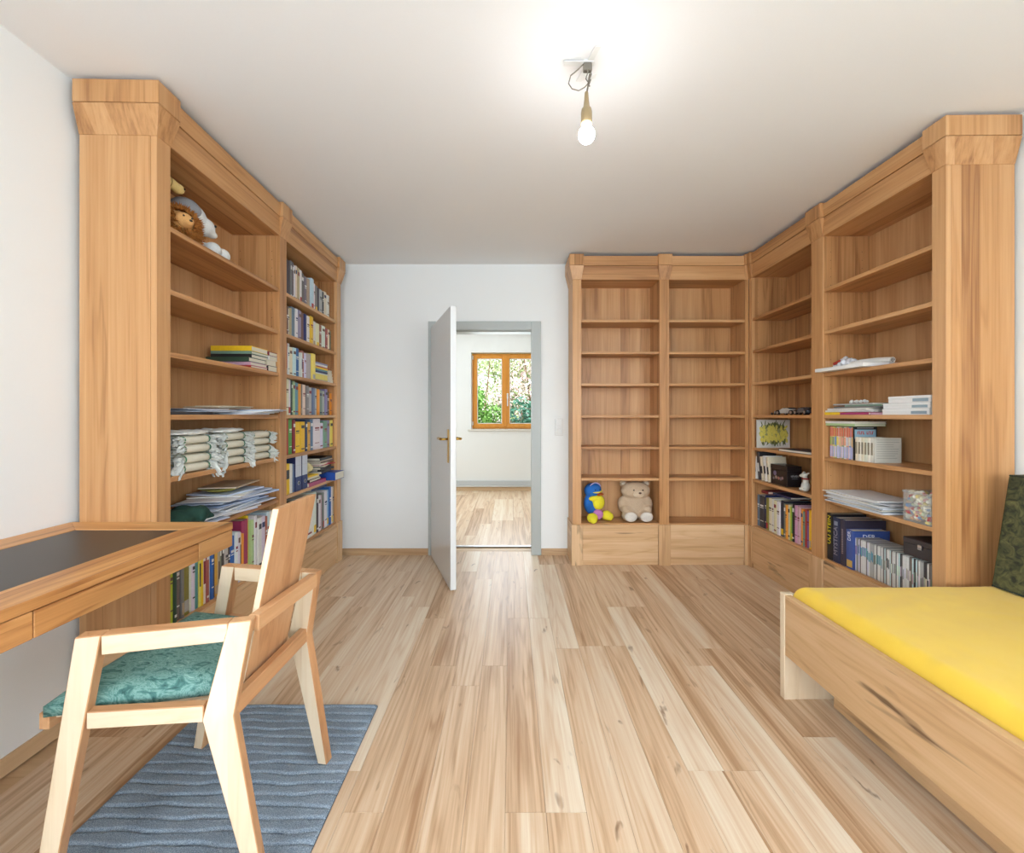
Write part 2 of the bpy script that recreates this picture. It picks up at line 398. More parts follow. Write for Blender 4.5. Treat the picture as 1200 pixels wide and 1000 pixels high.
leaf = obj('door_leaf', MB().box(0, lw, -.042, 0, .008, 2.012), [M['doorleaf'], M['dooredge']], d1, loc=(.032, -.024, 0), rot=(0, 0, -R(69.5)), bevel=.002)
for p in leaf.data.polygons:
    if abs(p.normal.x) > .9: p.material_index = 1
for sgn, y0 in ((1, 0), (-1, -.042)):
    mb = MB().box(lw - .085, lw - .05, min(y0, y0 + sgn * .006), max(y0, y0 + sgn * .006), .90, 1.14)
    mb.add([], [])
    obj('handle_plate', mb, M['brass'], leaf, bevel=.002)
    mb = MB().tube([(lw - .067, y0, 1.07), (lw - .067, y0 + sgn * .045, 1.07), (lw - .08, y0 + sgn * .052, 1.07), (lw - .19, y0 + sgn * .05, 1.07)], [.008, .0085, .010, .0105], 10)
    obj('door_handle', mb, M['brass'], leaf, smooth=True)
obj('latch_plate', MB().box(lw - .001, lw + .0015, -.032, -.012, .98, 1.13), M['steel'], leaf)
0 and obj('key', MB().tube([(lw - .067, -.042, .955), (lw - .067, -.075, .955)], .004, 8).lathe([(.001, -.012), (.012, -.01), (.012, .0), (.001, .002)], (lw - .067, -.08, .96), 12), M['steel'], leaf)
for z in (.25, 1.02, 1.8):
    obj('hinge', MB().lathe([(.008, -.045), (.008, .045)], (.018, -.026, z), 12), M['steel'], d1, smooth=False)

# socket and switch plate
sw = empty('wall_switch', (.425, YB, 1.06), 0, 'white double wall plate, switch above socket, beside the doorway', 'switch')
obj('plate', MB().box(-.038, .038, -.012, 0, 0, .155), M['white_plastic'], sw, bevel=.004)
obj('rocker', MB().box(-.028, .028, -.017, -.011, .088, .145), M['white_plastic'], sw, bevel=.003)
obj('socket', MB().lathe([(.026, 0), (.024, .006), (.018, .005), (.017, -.004), (.001, -.005)], (0, 0, 0), 20), M['white_plastic'], sw, loc=(0, -.0115, .04), rot=(R(90), 0, 0), smooth=False)

# ------------------------------------------------------------------ windows
def pane_mat():
    m, nt, b = newmat('window_glass'); b.inputs['Roughness'].default_value = 0; b.inputs['IOR'].default_value = 1.02
    b.inputs['Transmission Weight'].default_value = 1; b.inputs['Base Color'].default_value = (1, 1, 1, 1); return m
M['glass'] = pane_mat()
def window(name, x0, x1, z0, z1, y, fmat, facing=-1, sill=None):
    """casement of two sashes; facing = side of the handles"""
    r = empty(name, ((x0 + x1) / 2, y, z0), 0, kind='structure'); w = (x1 - x0) / 2; h = z1 - z0
    f = .045; s_ = facing
    yy = lambda a, b: (min(a * s_, b * s_), max(a * s_, b * s_))
    a, b = yy(-.03, .025)
    obj('window_frame', MB().box(-w, -w + f, a, b, 0, h).box(w - f, w, a, b, 0, h).box(-w + f, w - f, a, b, 0, f).box(-w + f, w - f, a, b, h - f, h), fmat, r, bevel=.003)
    a, b = yy(.0455, .054)
    obj('meeting_stile', MB().box(-.016, .016, a, b, f, h - f), fmat, r, bevel=.002)
    for sx in (-1, 1):
        xa, xb = (-w + f * .6, -.004) if sx < 0 else (.004, w - f * .6); za, zb = f * .6, h - f * .6; t = .058
        a, b = yy(0, .045)
        sash = obj('sash', MB().box(xa, xa + t, a, b, za, zb).box(xb - t, xb, a, b, za, zb).box(xa + t, xb - t, a, b, za, za + t).box(xa + t, xb - t, a, b, zb - t, zb), fmat, r, bevel=.004)
        a, b = yy(.014, .02)
        obj('pane', MB().box(xa + t - .005, xb - t + .005, a, b, za + t - .005, zb - t + .005), M['glass'], sash)
        a, b = yy(.02, .034)
        g = .012
        obj('glazing_seal', MB().box(xa + t, xa + t + g, a, b, za + t, zb - t).box(xb - t - g, xb - t, a, b, za + t, zb - t).box(xa + t, xb - t, a, b, za + t, za + t + g).box(xa + t, xb - t, a, b, zb - t - g, zb - t), M['white_plastic'], sash)
    a, b = yy(.045, .056)
    hd = obj('window_handle', MB().box(.018, .045, a, b, h * .40, h * .47).box(.022, .04, min(.056 * s_, .085 * s_), max(.056 * s_, .085 * s_), h * .30, h * .46), M['white_plastic'], r, bevel=.003)
    for z in (.06, h - .10):
        obj('hinge', MB().lathe([(.009, 0), (.009, .06)], (-w + .012, s_ * .04, z), 10), M['white_plastic'], r)
    return r
w1 = window('window_1', FW[0] + .01, FW[1] - .01, FW[2] + .012, FW[3] - .01, YF + .09, M['orange_frame'])
obj('window_sill', MB().box(-.62, .62, -.12, .02, -.035, -.003), M['sill'], w1, bevel=.004)
for i, (a, b_) in enumerate(WW):
    wq = window('window_%d' % (i + 2), a + .005, b_ - .005, wz0 + .01, wz1 - .005, YR - .1, M['orange_frame'], facing=1)
    obj('window_sill', MB().box(-.72, .72, -.02, .13, -.03, -.004), M['sill'], wq, bevel=.004)

for i, (x_, rz_) in enumerate(((-1.82, R(90)), (XR + .1, R(-90)))):  # unseen side windows, added so the shelves get more light
    wq = window('window_%d' % (i + 4), -.645, .645, SW[2] + .005, SW[3] - .005, 0, M['orange_frame'], facing=-1)
    wq.location = (x_, (SW[0] + SW[1]) / 2, SW[2] + .005); wq.rotation_euler.z = rz_
# ------------------------------------------------------------------ garden seen through the far window
M['grass'] = plain('lawn_grass', (110, 140, 70), .9, bump=.5, bscale=20, var=.15)
struct('ground', MB().box(-14, 14, YF + .32, 34, -.5, -.4), M['grass'])
def leafcloud(blobs, n, size, seed):
    r = np.random.default_rng(seed); V = []; F = []
    for i in range(n):
        c, rad = blobs[r.integers(len(blobs))]
        d = r.normal(size=3); d /= np.linalg.norm(d); q = np.array(c) + d * np.array(rad) * r.uniform(.55, 1.0)
        a = r.normal(size=3); a /= np.linalg.norm(a); b = np.cross(a, r.normal(size=3)); b /= np.linalg.norm(b)
        s = size * r.uniform(.6, 1.3); o = len(V)
        V += [q - a * s, q + b * s * .45, q + a * s, q - b * s * .45]; F.append((o, o + 1, o + 2, o + 3))
    mb = MB(); mb.add(V, F); return mb
def leafmat(name, c):
    m = plain(name, c, .6, var=.22, bscale=9); return m
def shrub(name, label, x, y, blobs, n, size, col, seed, extra=None):
    r = empty(name, (x, y, -.4), 0, label, 'shrub', None)
    mb = MB()
    for k, (c, rad) in enumerate(blobs):
        mb.tube([(0.04 * k - .05, 0, 0), (c[0] * .4, c[1] * .4, c[2] * .45), tuple(c)], [.05, .03, .012], 6)
    obj('stem', mb, plain(name + '_bark', (105, 85, 65), .9), r)
    m = leafcloud(blobs, n, size, seed); o = link('foliage', m.mesh('foliage', leafmat(name + '_leaf', col), recalc=False), r); o['kind'] = 'stuff'
    if extra:
        n2, s2, c2 = extra
        m = leafcloud([(c, tuple(q * 1.04 for q in rad)) for c, rad in blobs], n2, s2, seed + 50)
        o = link('blossom', m.mesh('blossom', leafmat(name + '_blossom', c2), recalc=False), r); o['kind'] = 'stuff'
def blobs(r, n, X, Y, Z, rad):
    return [((r.uniform(-X, X), r.uniform(-Y, Y), r.uniform(Z[0], Z[1])), (rad * r.uniform(.7, 1.2),) * 3) for _ in range(n)]
q = random.Random(5)
shrub('flowering_shrub', 'tall pink blossoming shrub outside the far room window, right of the mullion', .75, 10.4, blobs(q, 14, .9, .4, (1.5, 3.6), .42), 2600, .05, (140, 160, 110), 1, (5200, .045, (255, 232, 228)))
shrub('flowering_shrub', 'white blossoming shrub outside the far room window, left of the mullion', -.9, 12.3, blobs(q, 14, .8, .4, (1.3, 3.6), .42), 2800, .05, (130, 160, 100), 2, (4200, .045, (255, 250, 250)))
shrub('garden_bush', 'dark bluish green bush low behind the right window sash', .62, 8.9, blobs(q, 9, .5, .25, (1.0, 1.9), .30), 3600, .04, (84, 140, 120), 3)
shrub('garden_bush', 'bright green leafy bush behind the left window sash', -.72, 8.8, blobs(q, 9, .38, .25, (1.0, 2.2), .28), 3400, .04, (120, 170, 80), 4)
shrub('garden_tree', 'pale green tree standing behind the blossoming shrubs in the garden', -.1, 15.0, blobs(q, 18, 2.2, .5, (1.6, 4.6), .7), 6500, .07, (190, 205, 160), 6)

# ------------------------------------------------------------------ pendant bulb
bx, by = .286, 1.60
pb = empty('pendant_lamp', (bx, by, H), 0, 'bare glowing bulb hanging from loose wires on the ceiling', 'lamp')
obj('ceiling_bracket', MB().box(-.085, .03, -.010, .012, -.0095, -.0065).beam((-.015, .09, -.0048), (.03, -.07, -.0048), (.011, 0, 0), (0, 0, .0015)).beam((-.02, .085, -.0015), (.05, .07, -.0015), (0, .009, 0), (0, 0, .0014)).box(-.012, .024, -.008, .010, -.0065, -.0001), M['white_plastic'], pb)
M['wire'] = plain('wire_grey_brown', (120, 112, 100), .6); M['lampholder'] = plain('lampholder_brass_brown', (150, 128, 92), .45)
obj('terminal_block', MB().box(-.012, .02, -.010, .010, -.040, -.0096), M['wire'], pb, bevel=.003)
mb = MB()
lp = [(-.012, 0, -.012), (-.03, .0, -.03), (-.06, .0, -.055), (-.068, 0, -.085), (-.055, 0, -.105), (-.03, 0, -.112), (-.008, 0, -.10), (.006, 0, -.085), (.014, 0, -.07)]
mb.tube(lp, .0022, 6)
mb.tube([(.0, 0, -.02), (.004, -.01, -.05), (-.004, -.01, -.075), (.01, -.004, -.09), (.016, 0, -.07)], .0025, 6)
mb.tube([(.008, .005, -.02), (.018, 0, -.05), (.006, .01, -.08), (.012, 0, -.095)], .0025, 6)
obj('wire_loop', mb, M['wire'], pb, smooth=True)
obj('cable', MB().tube([(.012, 0, -.05), (.008, .002, -.08), (.003, 0, -.11), (0, 0, -.155)], .0032, 8), M['wire'], pb, smooth=True)
zb = 2.305 - H
obj('lampholder', MB().lathe([(.0035, .165), (.007, .16), (.009, .13), (.0125, .105), (.018, .098), (.021, .085), (.021, .045), (.0195, .04), (.0, .04)], (0, 0, zb), 20), M['lampholder'], pb, smooth=True)
mE, nt, b = newmat('bulb_glow'); b.inputs['Base Color'].default_value = (1, 1, 1, 1)
b.inputs['Emission Color'].default_value = (.97, .98, 1.0, 1); b.inputs['Emission Strength'].default_value = BULB_STRENGTH
pr = [(.013, .040), (.017, .030)] + [(.031 * math.cos(a), .031 * math.sin(a)) for a in [R(x) for x in range(55, -91, -12)]]
obj('bulb', MB().lathe(pr, (0, 0, zb), 24), mE, pb, smooth=True)

# ------------------------------------------------------------------ bookcases
SH = [2.035, 1.770, 1.507, 1.243, .980, .720]; BASE = .345
ZT0, ZT1, ZT2 = 2.365, 2.478, 2.568
class Fr:
    def __init__(s, o, e): s.o = Vector((o[0], o[1], 0)); s.e = Vector((e[0], e[1], 0)).normalized(); s.n = Vector((-s.e.y, s.e.x, 0)); s.rz = math.atan2(s.e.y, s.e.x)
    def P(s, x, y, z): p = s.o + s.e * x + s.n * y; return Vector((p.x, p.y, z))
    def x(s, px, y=0.0):
        o = s.o + s.n * y; k = (px - CX) / FPX
        return (k * o.y - o.x) / (s.e.x - k * s.e.y)
FL = Fr((-1.4265, 1.766), (-.0214, 1)); FB = Fr((.581, 3.49), (1, 0)); FR = Fr((1.9645, 3.44), (-.0094, -1))
def capital(root, x0, x1, depth, endside=0, mats='case_'):
    """tapered capital with a square block on top; endside -1/+1 wraps it round an outer end"""
    p = .03; q = .017
    yb = depth if endside else .04
    xa = x0 - (.03 if endside < 0 else q); xb = x1 + (.03 if endside > 0 else q)
    xa = xa; m = M[mats + ('x' if endside else 'z')]
    lo = obj('capital', MB().hexa([(x0 - .002, -.002, ZT0), (x1 + .002, -.002, ZT0), (x1 + .002, yb, ZT0), (x0 - .002, yb, ZT0)],
                                  [(xa, -p, ZT1 - .003), (xb, -p, ZT1 - .003), (xb, yb, ZT1 - .003), (xa, yb, ZT1 - .003)]), M[mats + 'z'], root, bevel=.0012)
    obj('capital_block', MB().box(xa, xb, -p, yb, ZT1, ZT2), M[mats + 'z'], root, bevel=.002)
def pilaster(root, x0, x1, depth, endside=0):
    obj('pilaster', MB().box(x0, x1, 0, .024, .335, ZT0), M['case_z'], root, bevel=.0012)
    a, b_ = x0 - .009, x1 + .009
    yb = depth if endside else .02
    obj('plinth_block', MB().box(a if endside <= 0 else x0 - .009, b_, -.012, yb if not endside else .024, 0, .335), M['drawer_z'], root, bevel=.0015)
    if endside:
        xo = (x0 - .009, x0) if endside < 0 else (x1, x1 + .009)
        obj('plinth_return', MB().box(xo[0], xo[1], .0245, depth, 0, .335), M['drawer_y'], root, bevel=.001)
def bookcase(fr, x0, w, depth, label, lp=None, rp=None, lend=False, rend=False, pil_top=True):
    root = empty('bookcase', fr.P(x0, 0, 0), fr.rz, label, 'bookcase', 'built-in wooden bookcases')
    root.rotation_euler.z = fr.rz
    tl = (lp if lend else .04); tr = (rp if rend else .04)
    if lp is not None: pilaster(root, -lp, 0, depth, -1 if lend else 0)
    if rp is not None: pilaster(root, w, w + rp, depth, 1 if rend else 0)
    obj('side_panel', MB().box(-tl, 0 if lend else -.002, .0245, depth - .001, 0, ZT0), M['case_z'], root)
    obj('side_panel', MB().box(w + (0 if rend else .002), w + tr, .0245, depth - .001, 0, ZT0), M['case_z'], root)
    obj('back_panel', MB().box(-.002, w + .002, depth - .012, depth - .002, 0, ZT0), M['case_z'], root)
    for z in SH:
        obj('shelf', MB().box(.001, w - .001, .006, depth - .013, z - .022, z), M['case_x'], root, bevel=.0015)
    obj('bottom_board', MB().box(.0, w, .006, depth - .013, BASE - .02, BASE), M['case_x'], root, bevel=.001)
    obj('top_board', MB().box(-.002, w + .002, .031, depth - .002, ZT0 + .0005, ZT0 + .02), M['case_x'], root)
    fa, fb = -.03, w + .03
    obj('frieze', MB().hexa([(fa, .0, ZT0 - .001), (fb, .0, ZT0 - .001), (fb, .03, ZT0 - .001), (fa, .03, ZT0 - .001)], [(fa, -.006, ZT1 - .003), (fb, -.006, ZT1 - .003), (fb, .03, ZT1 - .003), (fa, .03, ZT1 - .003)]), M['case_x'], root, bevel=.001)
    obj('cornice', MB().hexa([(fa, -.010, ZT1), (fb, -.010, ZT1), (fb, .03, ZT1), (fa, .03, ZT1)], [(fa, -.015, ZT2 - .012), (fb, -.015, ZT2 - .012), (fb, .03, ZT2 - .012), (fa, .03, ZT2 - .012)]), M['case_x'], root, bevel=.0012)
    if lp is not None: capital(root, -lp, 0, depth, -1 if lend else 0)
    if rp is not None: capital(root, w, w + rp, depth, 1 if rend else 0)
    obj('drawer_front', MB().box(.011, w - .011, -.004, .018, .04, .333), M['drawer_x'], root, bevel=.0018)
    obj('toe_board', MB().box(.0, w, .008, .02, 0, .037), M['drawer_x'], root)
    # shelf-pin holes drilled in the side panels
    mb = MB()
    for i in range(34):
        z = .55 + i * .052
        for y in (.05, depth - .06):
            for xx, s_ in ((-.0018 if not lend else .0002, 1), (w + .0018 if not rend else w - .0002, -1)):
                mb.add([(xx + s_ * .0003, y - .0025, z), (xx + s_ * .0003, y, z - .0025), (xx + s_ * .0003, y + .0025, z), (xx + s_ * .0003, y, z + .0025)], [(0, 1, 2, 3)])
    o = obj('pin_holes', mb, M['black'], root); o['kind'] = 'stuff'
    return root
DL, DB, DR = .305, .255, .305
bookcase(FL, 0, .868, DL, 'nearest wooden bookcase on the left wall, beside the desk, with cloth rolls', lp=.071, rp=.082, lend=True)
bookcase(FL, .950, .83, DL, 'wooden bookcase packed full of books on the left wall, nearest the door wall', rp=.08, rend=True)
bookcase(FB, 0, .647, DB, 'wooden bookcase right of the doorway with two plush toys in its lowest bay', lp=.072, rp=.08, lend=True)
bookcase(FB, .727, .630, DB, 'completely empty wooden bookcase in the back right corner', rp=.028)
bookcase(FR, 0, .69, DR, 'wooden bookcase on the right wall next to the corner, with toy cars and tulip picture', lp=.046, rp=.104)
bookcase(FR, .794, .692, DR, 'nearest wooden bookcase on the right wall, behind the bed', rp=.064, rend=True)
# ------------------------------------------------------------------ books and papers
C = dict(dg=(62, 60, 62), bk=(34, 32, 34), gr=(128, 124, 120), lg=(178, 176, 172), w=(226, 224, 218), cr=(226, 214, 186), tan=(186, 164, 136),
         br=(112, 84, 70), rb=(160, 92, 78), red=(178, 50, 44), dr=(136, 42, 52), or_=(232, 150, 50), ye=(240, 196, 36), ly=(236, 220, 110), gl=(214, 172, 70),
         gn=(92, 150, 70), lgn=(180, 205, 150), dgn=(54, 78, 60), lime=(180, 196, 60), te=(92, 150, 160), tw=(196, 220, 220), bl=(48, 100, 170), lb=(160, 190, 214),
         nv=(40, 52, 98), bg=(104, 122, 150), lv=(142, 140, 168), wl=(214, 212, 226), pk=(206, 160, 178), mg=(168, 58, 104), pu=(132, 96, 160), ol=(140, 136, 66),
         gb=(120, 108, 98), sage=(120, 150, 130), dn=(44, 48, 66))
CN = dict(dg='dark grey', bk='black', gr='grey', lg='light grey', w='white', cr='cream', tan='tan', br='brown', rb='reddish brown', red='red', dr='dark red', or_='orange',
          ye='yellow', ly='pale yellow', gl='golden', gn='green', lgn='pale green', dgn='dark green', lime='lime green', te='teal', tw='pale teal', bl='blue', lb='light blue',
          nv='navy', bg='slate blue', lv='lavender grey', wl='bluish white', pk='pink', mg='magenta', pu='purple', ol='olive', gb='grey brown', sage='sage green', dn='blue black')
def cover_mb(t, h, d):
    """closed book standing: spine at y=0, boards on both sides, slightly rounded back"""
    k = min(.003, t * .16); mb = MB(); r = min(.004, t * .25)
    pts = [(0, d), (0, r), (t * .12, r * .3), (t * .5, 0), (t * .88, r * .3), (t, r), (t, d), (t - k, d), (t - k, k + r), (k, k + r), (k, d)]
    n = len(pts); vs = [(x, y, 0) for x, y in pts] + [(x, y, h) for x, y in pts]
    fs = [(i, (i + 1) % n, n + (i + 1) % n, n + i) for i in range(n)]
    for o in (0, n): fs += [(o, o + 1, o + 9, o + 10), (o + 1, o + 2, o + 9), (o + 2, o + 3, o + 9), (o + 3, o + 4, o + 8, o + 9), (o + 4, o + 5, o + 8), (o + 5, o + 6, o + 7, o + 8)]
    mb.add(vs, fs); return mb, k, r
def book(fr, x, y, z, t, h, d, col, label, group, rot=None, lab=None, detail=True, cat='book', lean=0, name='book'):
    mb, k, r = cover_mb(t, h, d)
    o = obj(name, mb, M['cover'], color=col); tag(o, label, cat, group)
    o.location = fr.P(x, y, z); o.rotation_euler = (0, lean, fr.rz)
    if rot: o.rotation_mode = 'XYZ'; o.rotation_euler = rot
    obj('pages', MB().box(k + .0002, t - k - .0002, k + r + .0003, d - .003, .003, h - .003), M['paper'], o)
    if lab and detail:
        c2, zs = lab
        for za, zb in zs:
            obj('spine_label', MB().box(t * .2, t * .8, -.0006, .002, za * h, zb * h), M['cover'], o, color=c2)
    return o
rb_ = random.Random(23)
def row(fr, spec, z, y, d, where, group, px0=None, x0=None, gap=.0006, shelfd=.0, maxd=.27, detail=True):
    """spec: list of (px_end, colour, height, dy) measured along the front of the row"""
    x = fr.x(px0, y) if px0 is not None else x0; n = 0; seen = {}
    for s in spec:
        px, col, h = s[:3]; dy = s[3] if len(s) > 3 else 0
        xe = fr.x(px, y)
        if col is None: x = xe; n += 0; continue
        t = xe - x - gap
        if t < .006: t = .006
        jit = rb_.uniform(-.004, .004)
        lab = None; q = rb_.random(); dark = sum(C[col]) < 380
        alt = C['w'] if dark else C[rb_.choice(['dg', 'nv', 'dr', 'br'])]
        if t > .012:
            if q < .45: lab = (alt, [(.62, .64), (.67, .72), (.2, .22)])
            elif q < .75: lab = (alt, [(.35, .75)]) if t < .02 and not dark else (alt, [(.78, .88), (.08, .12)])
            elif q < .9: lab = (C[rb_.choice(['ye', 'red', 'bl', 'lg', 'tan'])], [(.05, .22)])
        hh = 'tall ' if h > .25 else ('low ' if h < .2 else '')
        book(fr, x, y + dy + jit + .004, z + .0003, t, h, min(d, maxd - y - dy - .01), [min(255, max(0, v + rb_.uniform(-8, 8))) for v in C[col]],
             '%s%s book, %s from left %s' % (hh, CN[col], ORD[n], where), group, lab=lab, detail=detail)
        x = xe; n += 1
T = lambda s, a=320, k=5.556: a + s / k
def sp(items, a, k, h0):
    out = []
    for it in items:
        px, col = it[0], it[1]; h = it[2] if len(it) > 2 else h0; dy = it[3] if len(it) > 3 else 0
        out.append((a + px / k, col, h, dy))
    return out
LB = 'in far left bookcase'
k = 11.11
row(FL, sp([(125, 'dg', .255), (145, 'gr', .262), (165, 'gb', .26), (192, 'w', .245), (215, 'cr', .255), (245, 'tan', .25), (275, 'w', .245), (312, 'gb', .235, .005), (345, 'gr', .225), (380, 'tan', .222), (420, 'tw', .24, -.004), (440, 'w', .215), (470, 'gr', .21), (500, 'dg', .205), (540, 'lg', .205), (560, 'dg', .2), (597, 'cr', .212), (633, 'w', .2), (650, None), (705, 'rb', .19)], 330, k, .22),
    SH[0], .05, .17, 'on top shelf, far left bookcase', 'books on the top shelf of the far left bookcase', px0=336.2)
row(FL, sp([(98, 'br', .2), (115, 'cr', .19), (140, 'tan', .2), (190, 'bg', .215), (222, 'w', .215), (262, 'lv', .215), (300, 'br', .21), (335, 'nv', .21), (375, 'w', .205), (418, 'ye', .215, -.003), (455, 'w', .19), (500, 'cr', .185), (535, 'rb', .185), (583, 'w', .19), (608, 'rb', .18), (635, 'cr', .18), (650, None), (690, 'sage', .18), (718, 'w', .18)], 330, k, .2),
    SH[1], .045, .16, 'on second shelf, far left bookcase', 'books on the second shelf of the far left bookcase', px0=336.4)
row(FL, sp([(90, 'red', .215), (112, 'w', .215), (158, 'cr', .195), (205, 'tw', .2), (250, 'bl', .205, .01), (262, 'w', .18, -.01), (300, 'rb', .195), (328, 'wl', .185), (395, 'lg', .19), (442, 'ly', .2, -.004)], 330, k, .2),
    SH[2], .04, .16, 'on third shelf, far left bookcase', 'books on the third shelf of the far left bookcase', px0=335.6)
row(FL, sp([(100, 'cr', .24), (138, 'w', .24), (155, 'dgn', .235), (185, 'lgn', .232), (225, 'te', .225), (265, 'or_', .22), (285, 'gb', .22), (325, 'cr', .22), (362, 'gr', .215), (405, 'lg', .205), (440, 'bg', .205), (470, 'lg', .205), (505, 'or_', .2), (545, 'sage', .195), (575, 'lg', .192), (605, 'lv', .21), (635, 'br', .19), (670, 'or_', .18), (700, 'dgn', .195)], 330, k, .2),
    SH[3], .04, .17, 'on fourth shelf, far left bookcase', 'books on the fourth shelf of the far left bookcase', px0=335.2)
row(FL, sp([(104, 'red', .235), (152, 'gn', .235), (188, 'dr', .23), (255, 'ye', .215), (318, 'ye', .215), (345, 'nv', .225), (380, 'gl', .21), (420, 'bg', .23), (508, 'w', .235), (555, 'wl', .2), (600, 'sage', .215), (640, 'lv', .22), (685, 'ly', .22), (705, 'dg', .21), (716, 'w', .21)], 330, k, .2),
    SH[4], .03, .18, 'on fifth shelf, far left bookcase', 'books on the fifth shelf of the far left bookcase', px0=334.8)

def flat(fr, x0, x1, y0, y1, z, t, col, label, group, rz=0, cat='book', spine='y0', name='book'):
    """book lying flat, with its boards, spine side and page block"""
    w, d = x1 - x0, y1 - y0; k = min(.0025, t * .2)
    mb = MB().box(-w / 2, w / 2, -d / 2, d / 2, 0, k).box(-w / 2, w / 2, -d / 2, d / 2, t - k, t)
    if spine == 'y0': mb.box(-w / 2, w / 2, -d / 2, -d / 2 + k, k, t - k); e = (-w / 2 + .003, w / 2 - .003, -d / 2 + k, d / 2 - .003)
    elif spine == 'x0': mb.box(-w / 2, -w / 2 + k, -d / 2, d / 2, k, t - k); e = (-w / 2 + k, w / 2 - .003, -d / 2 + .003, d / 2 - .003)
    elif spine == 'x1': mb.box(w / 2 - k, w / 2, -d / 2, d / 2, k, t - k); e = (-w / 2 + .003, w / 2 - k, -d / 2 + .003, d / 2 - .003)
    else: mb.box(-w / 2, w / 2, d / 2 - k, d / 2, k, t - k); e = (-w / 2 + .003, w / 2 - .003, -d / 2 + .003, d / 2 - k)
    o = obj(name, mb, M['cover'], color=col); tag(o, label, cat, group)
    o.location = fr.P((x0 + x1) / 2, (y0 + y1) / 2, z + .0003); o.rotation_euler = (0, 0, fr.rz + rz)
    obj('pages', MB().box(*e, k + .0001, t - k - .0001), M['paper'], o)
    return o
# stack lying at the right end of the third shelf, far left bookcase
z = SH[2]; xa = FL.x(330 + 446 / k, .04); xb = FL.x(330 + 600 / k, .04)
for i, (c, t) in enumerate([('tan', .014), ('ly', .022), ('ly', .02), ('w', .008), ('nv', .016), ('te', .013), ('ye', .014), ('red', .008), ('w', .014), ('lv', .012)]):
    flat(FL, xa + (.02 if i == 7 else 0), xb + (.03 if i == 7 else -.004 * (i % 3)), .04, .17, z, t, C[c], '%s lying book, %s from bottom of stack, third shelf, far left' % (CN[c], ORD[i]), 'lying stack on the third shelf of the far left bookcase', spine='y0'); z += t + .0006
z = SH[2]; xc = FL.x(330 + 680 / k, .04)
for i in range(4):
    flat(FL, xb + .035, xc - .002, .03 + .004 * i, .16, z, .026, C['cr'], 'cream paperback, %s from bottom of small pile, third shelf, far left' % ORD[i], 'small paperback pile on the third shelf of the far left bookcase', spine='y1'); z += .0266

# sixth shelf: binders and clutter
k8 = 10.0; WB = 'on sixth shelf of far left bookcase'; GB = 'books on the sixth shelf of the far left bookcase'
e = [330 + v / k8 for v in (48, 102, 132, 160)]
x = [FL.x(p, .02) for p in e]
book(FL, x[0], .02, SH[5] + .0003, x[1] - x[0] - .001, .20, .18, C['ye'], 'yellow book at left end of sixth shelf beside the binders', GB, lab=(C['dg'], [(.5, .8)]))
book(FL, x[1], .02, SH[5] + .0003, x[2] - x[1] - .001, .195, .18, C['w'], 'white book between the yellow book and the binders', GB)
book(FL, x[2], .02, SH[5] + .0003, x[3] - x[2] - .001, .19, .18, C['bg'], 'slate blue folder standing against the left lever binder', GB)
M['marble'] = plain('binder_marbled_navy', (70, 82, 128), .6, var=.12, bscale=160)
def binder(p0, p1, label):
    xa, xb = FL.x(p0, .01), FL.x(p1, .01); t = xb - xa - .002; h = .245
    o = obj('ring_binder', cover_mb(t, h, .25)[0], plain('binder_navy', (42, 50, 92), .55, bscale=200, var=.04)); tag(o, label, 'binder', 'navy lever binders')
    o.location = FL.P(xa, .012, SH[5] + .0003); o.rotation_euler = (0, 0, FL.rz)
    obj('spine_board', MB().box(.004, t - .004, -.0015, .002, .002, .10), M['marble'], o)
    obj('spine_label', MB().box(.006, t - .006, -.0022, .002, .10, h - .006), plain('label_grey_white', (206, 208, 218), .6), o)
    obj('label_band', MB().box(.006, t - .006, -.003, -.0020, .175, .18), M['steel'], o)
    obj('finger_ring', MB().lathe([(.011, 0), (.0115, .0025), (.013, .0025), (.0135, 0)], (0, 0, 0), 16), M['steel'], o, loc=(t / 2, -.0015, .055), rot=(R(90), 0, 0))
    obj('finger_hole', MB().lathe([(.0, .0), (.011, 0), (.011, .001), (0, .001)], (0, 0, 0), 16), M['black'], o, loc=(t / 2, -.0016, .055), rot=(R(90), 0, 0))
    obj('pages', MB().box(.004, t - .004, .02, .235, .004, h - .012), M['paper'], o)
binder(330 + 165 / k8, 330 + 238 / k8, 'navy lever binder with pale label, left of the two')
binder(330 + 244 / k8, 330 + 308 / k8, 'navy lever binder with pale label, right of the two')
z0 = SH[5]; X8 = lambda v, y=.0: FL.x(330 + v / k8, y)
flat(FL, X8(318) + .01, X8(520), .0, .16, z0, .028, C['mg'], 'magenta box-like book at the bottom of the clutter, far left bookcase', 'clutter on the sixth shelf', spine='y0')
flat(FL, X8(330) + .01, X8(480), .01, .15, z0 + .029, .02, C['bk'], 'black book with cream pages on the magenta one', 'clutter on the sixth shelf', rz=.03, spine='x0')
flat(FL, X8(330) + .01, X8(470), .015, .14, z0 + .050, .017, C['cr'], 'cream paperback on the black book in the clutter', 'clutter on the sixth shelf', spine='y1')
flat(FL, X8(340), X8(440), .01, .12, z0 + .068, .012, C['ye'], 'small yellow booklet on top of the cream paperback', 'clutter on the sixth shelf', rz=-.05, spine='y0')
o = blend('crumpled_cloth', [((0, 0, .03), (.06, .045, .03)), ((.04, -.01, .05), (.045, .04, .04)), ((-.02, .01, .055), (.04, .035, .035)), ((.015, .0, .08), (.03, .03, .03))], M['cloth'], voxel=.008, disp=.022, dscale=34, color=(226, 214, 160), smooth_it=2)
tag(o, 'crumpled pale yellow cloth on the yellow booklet in far left bookcase', 'cloth'); o.location = FL.P(X8(372), .08, z0 + .078); o.rotation_euler.z = FL.rz
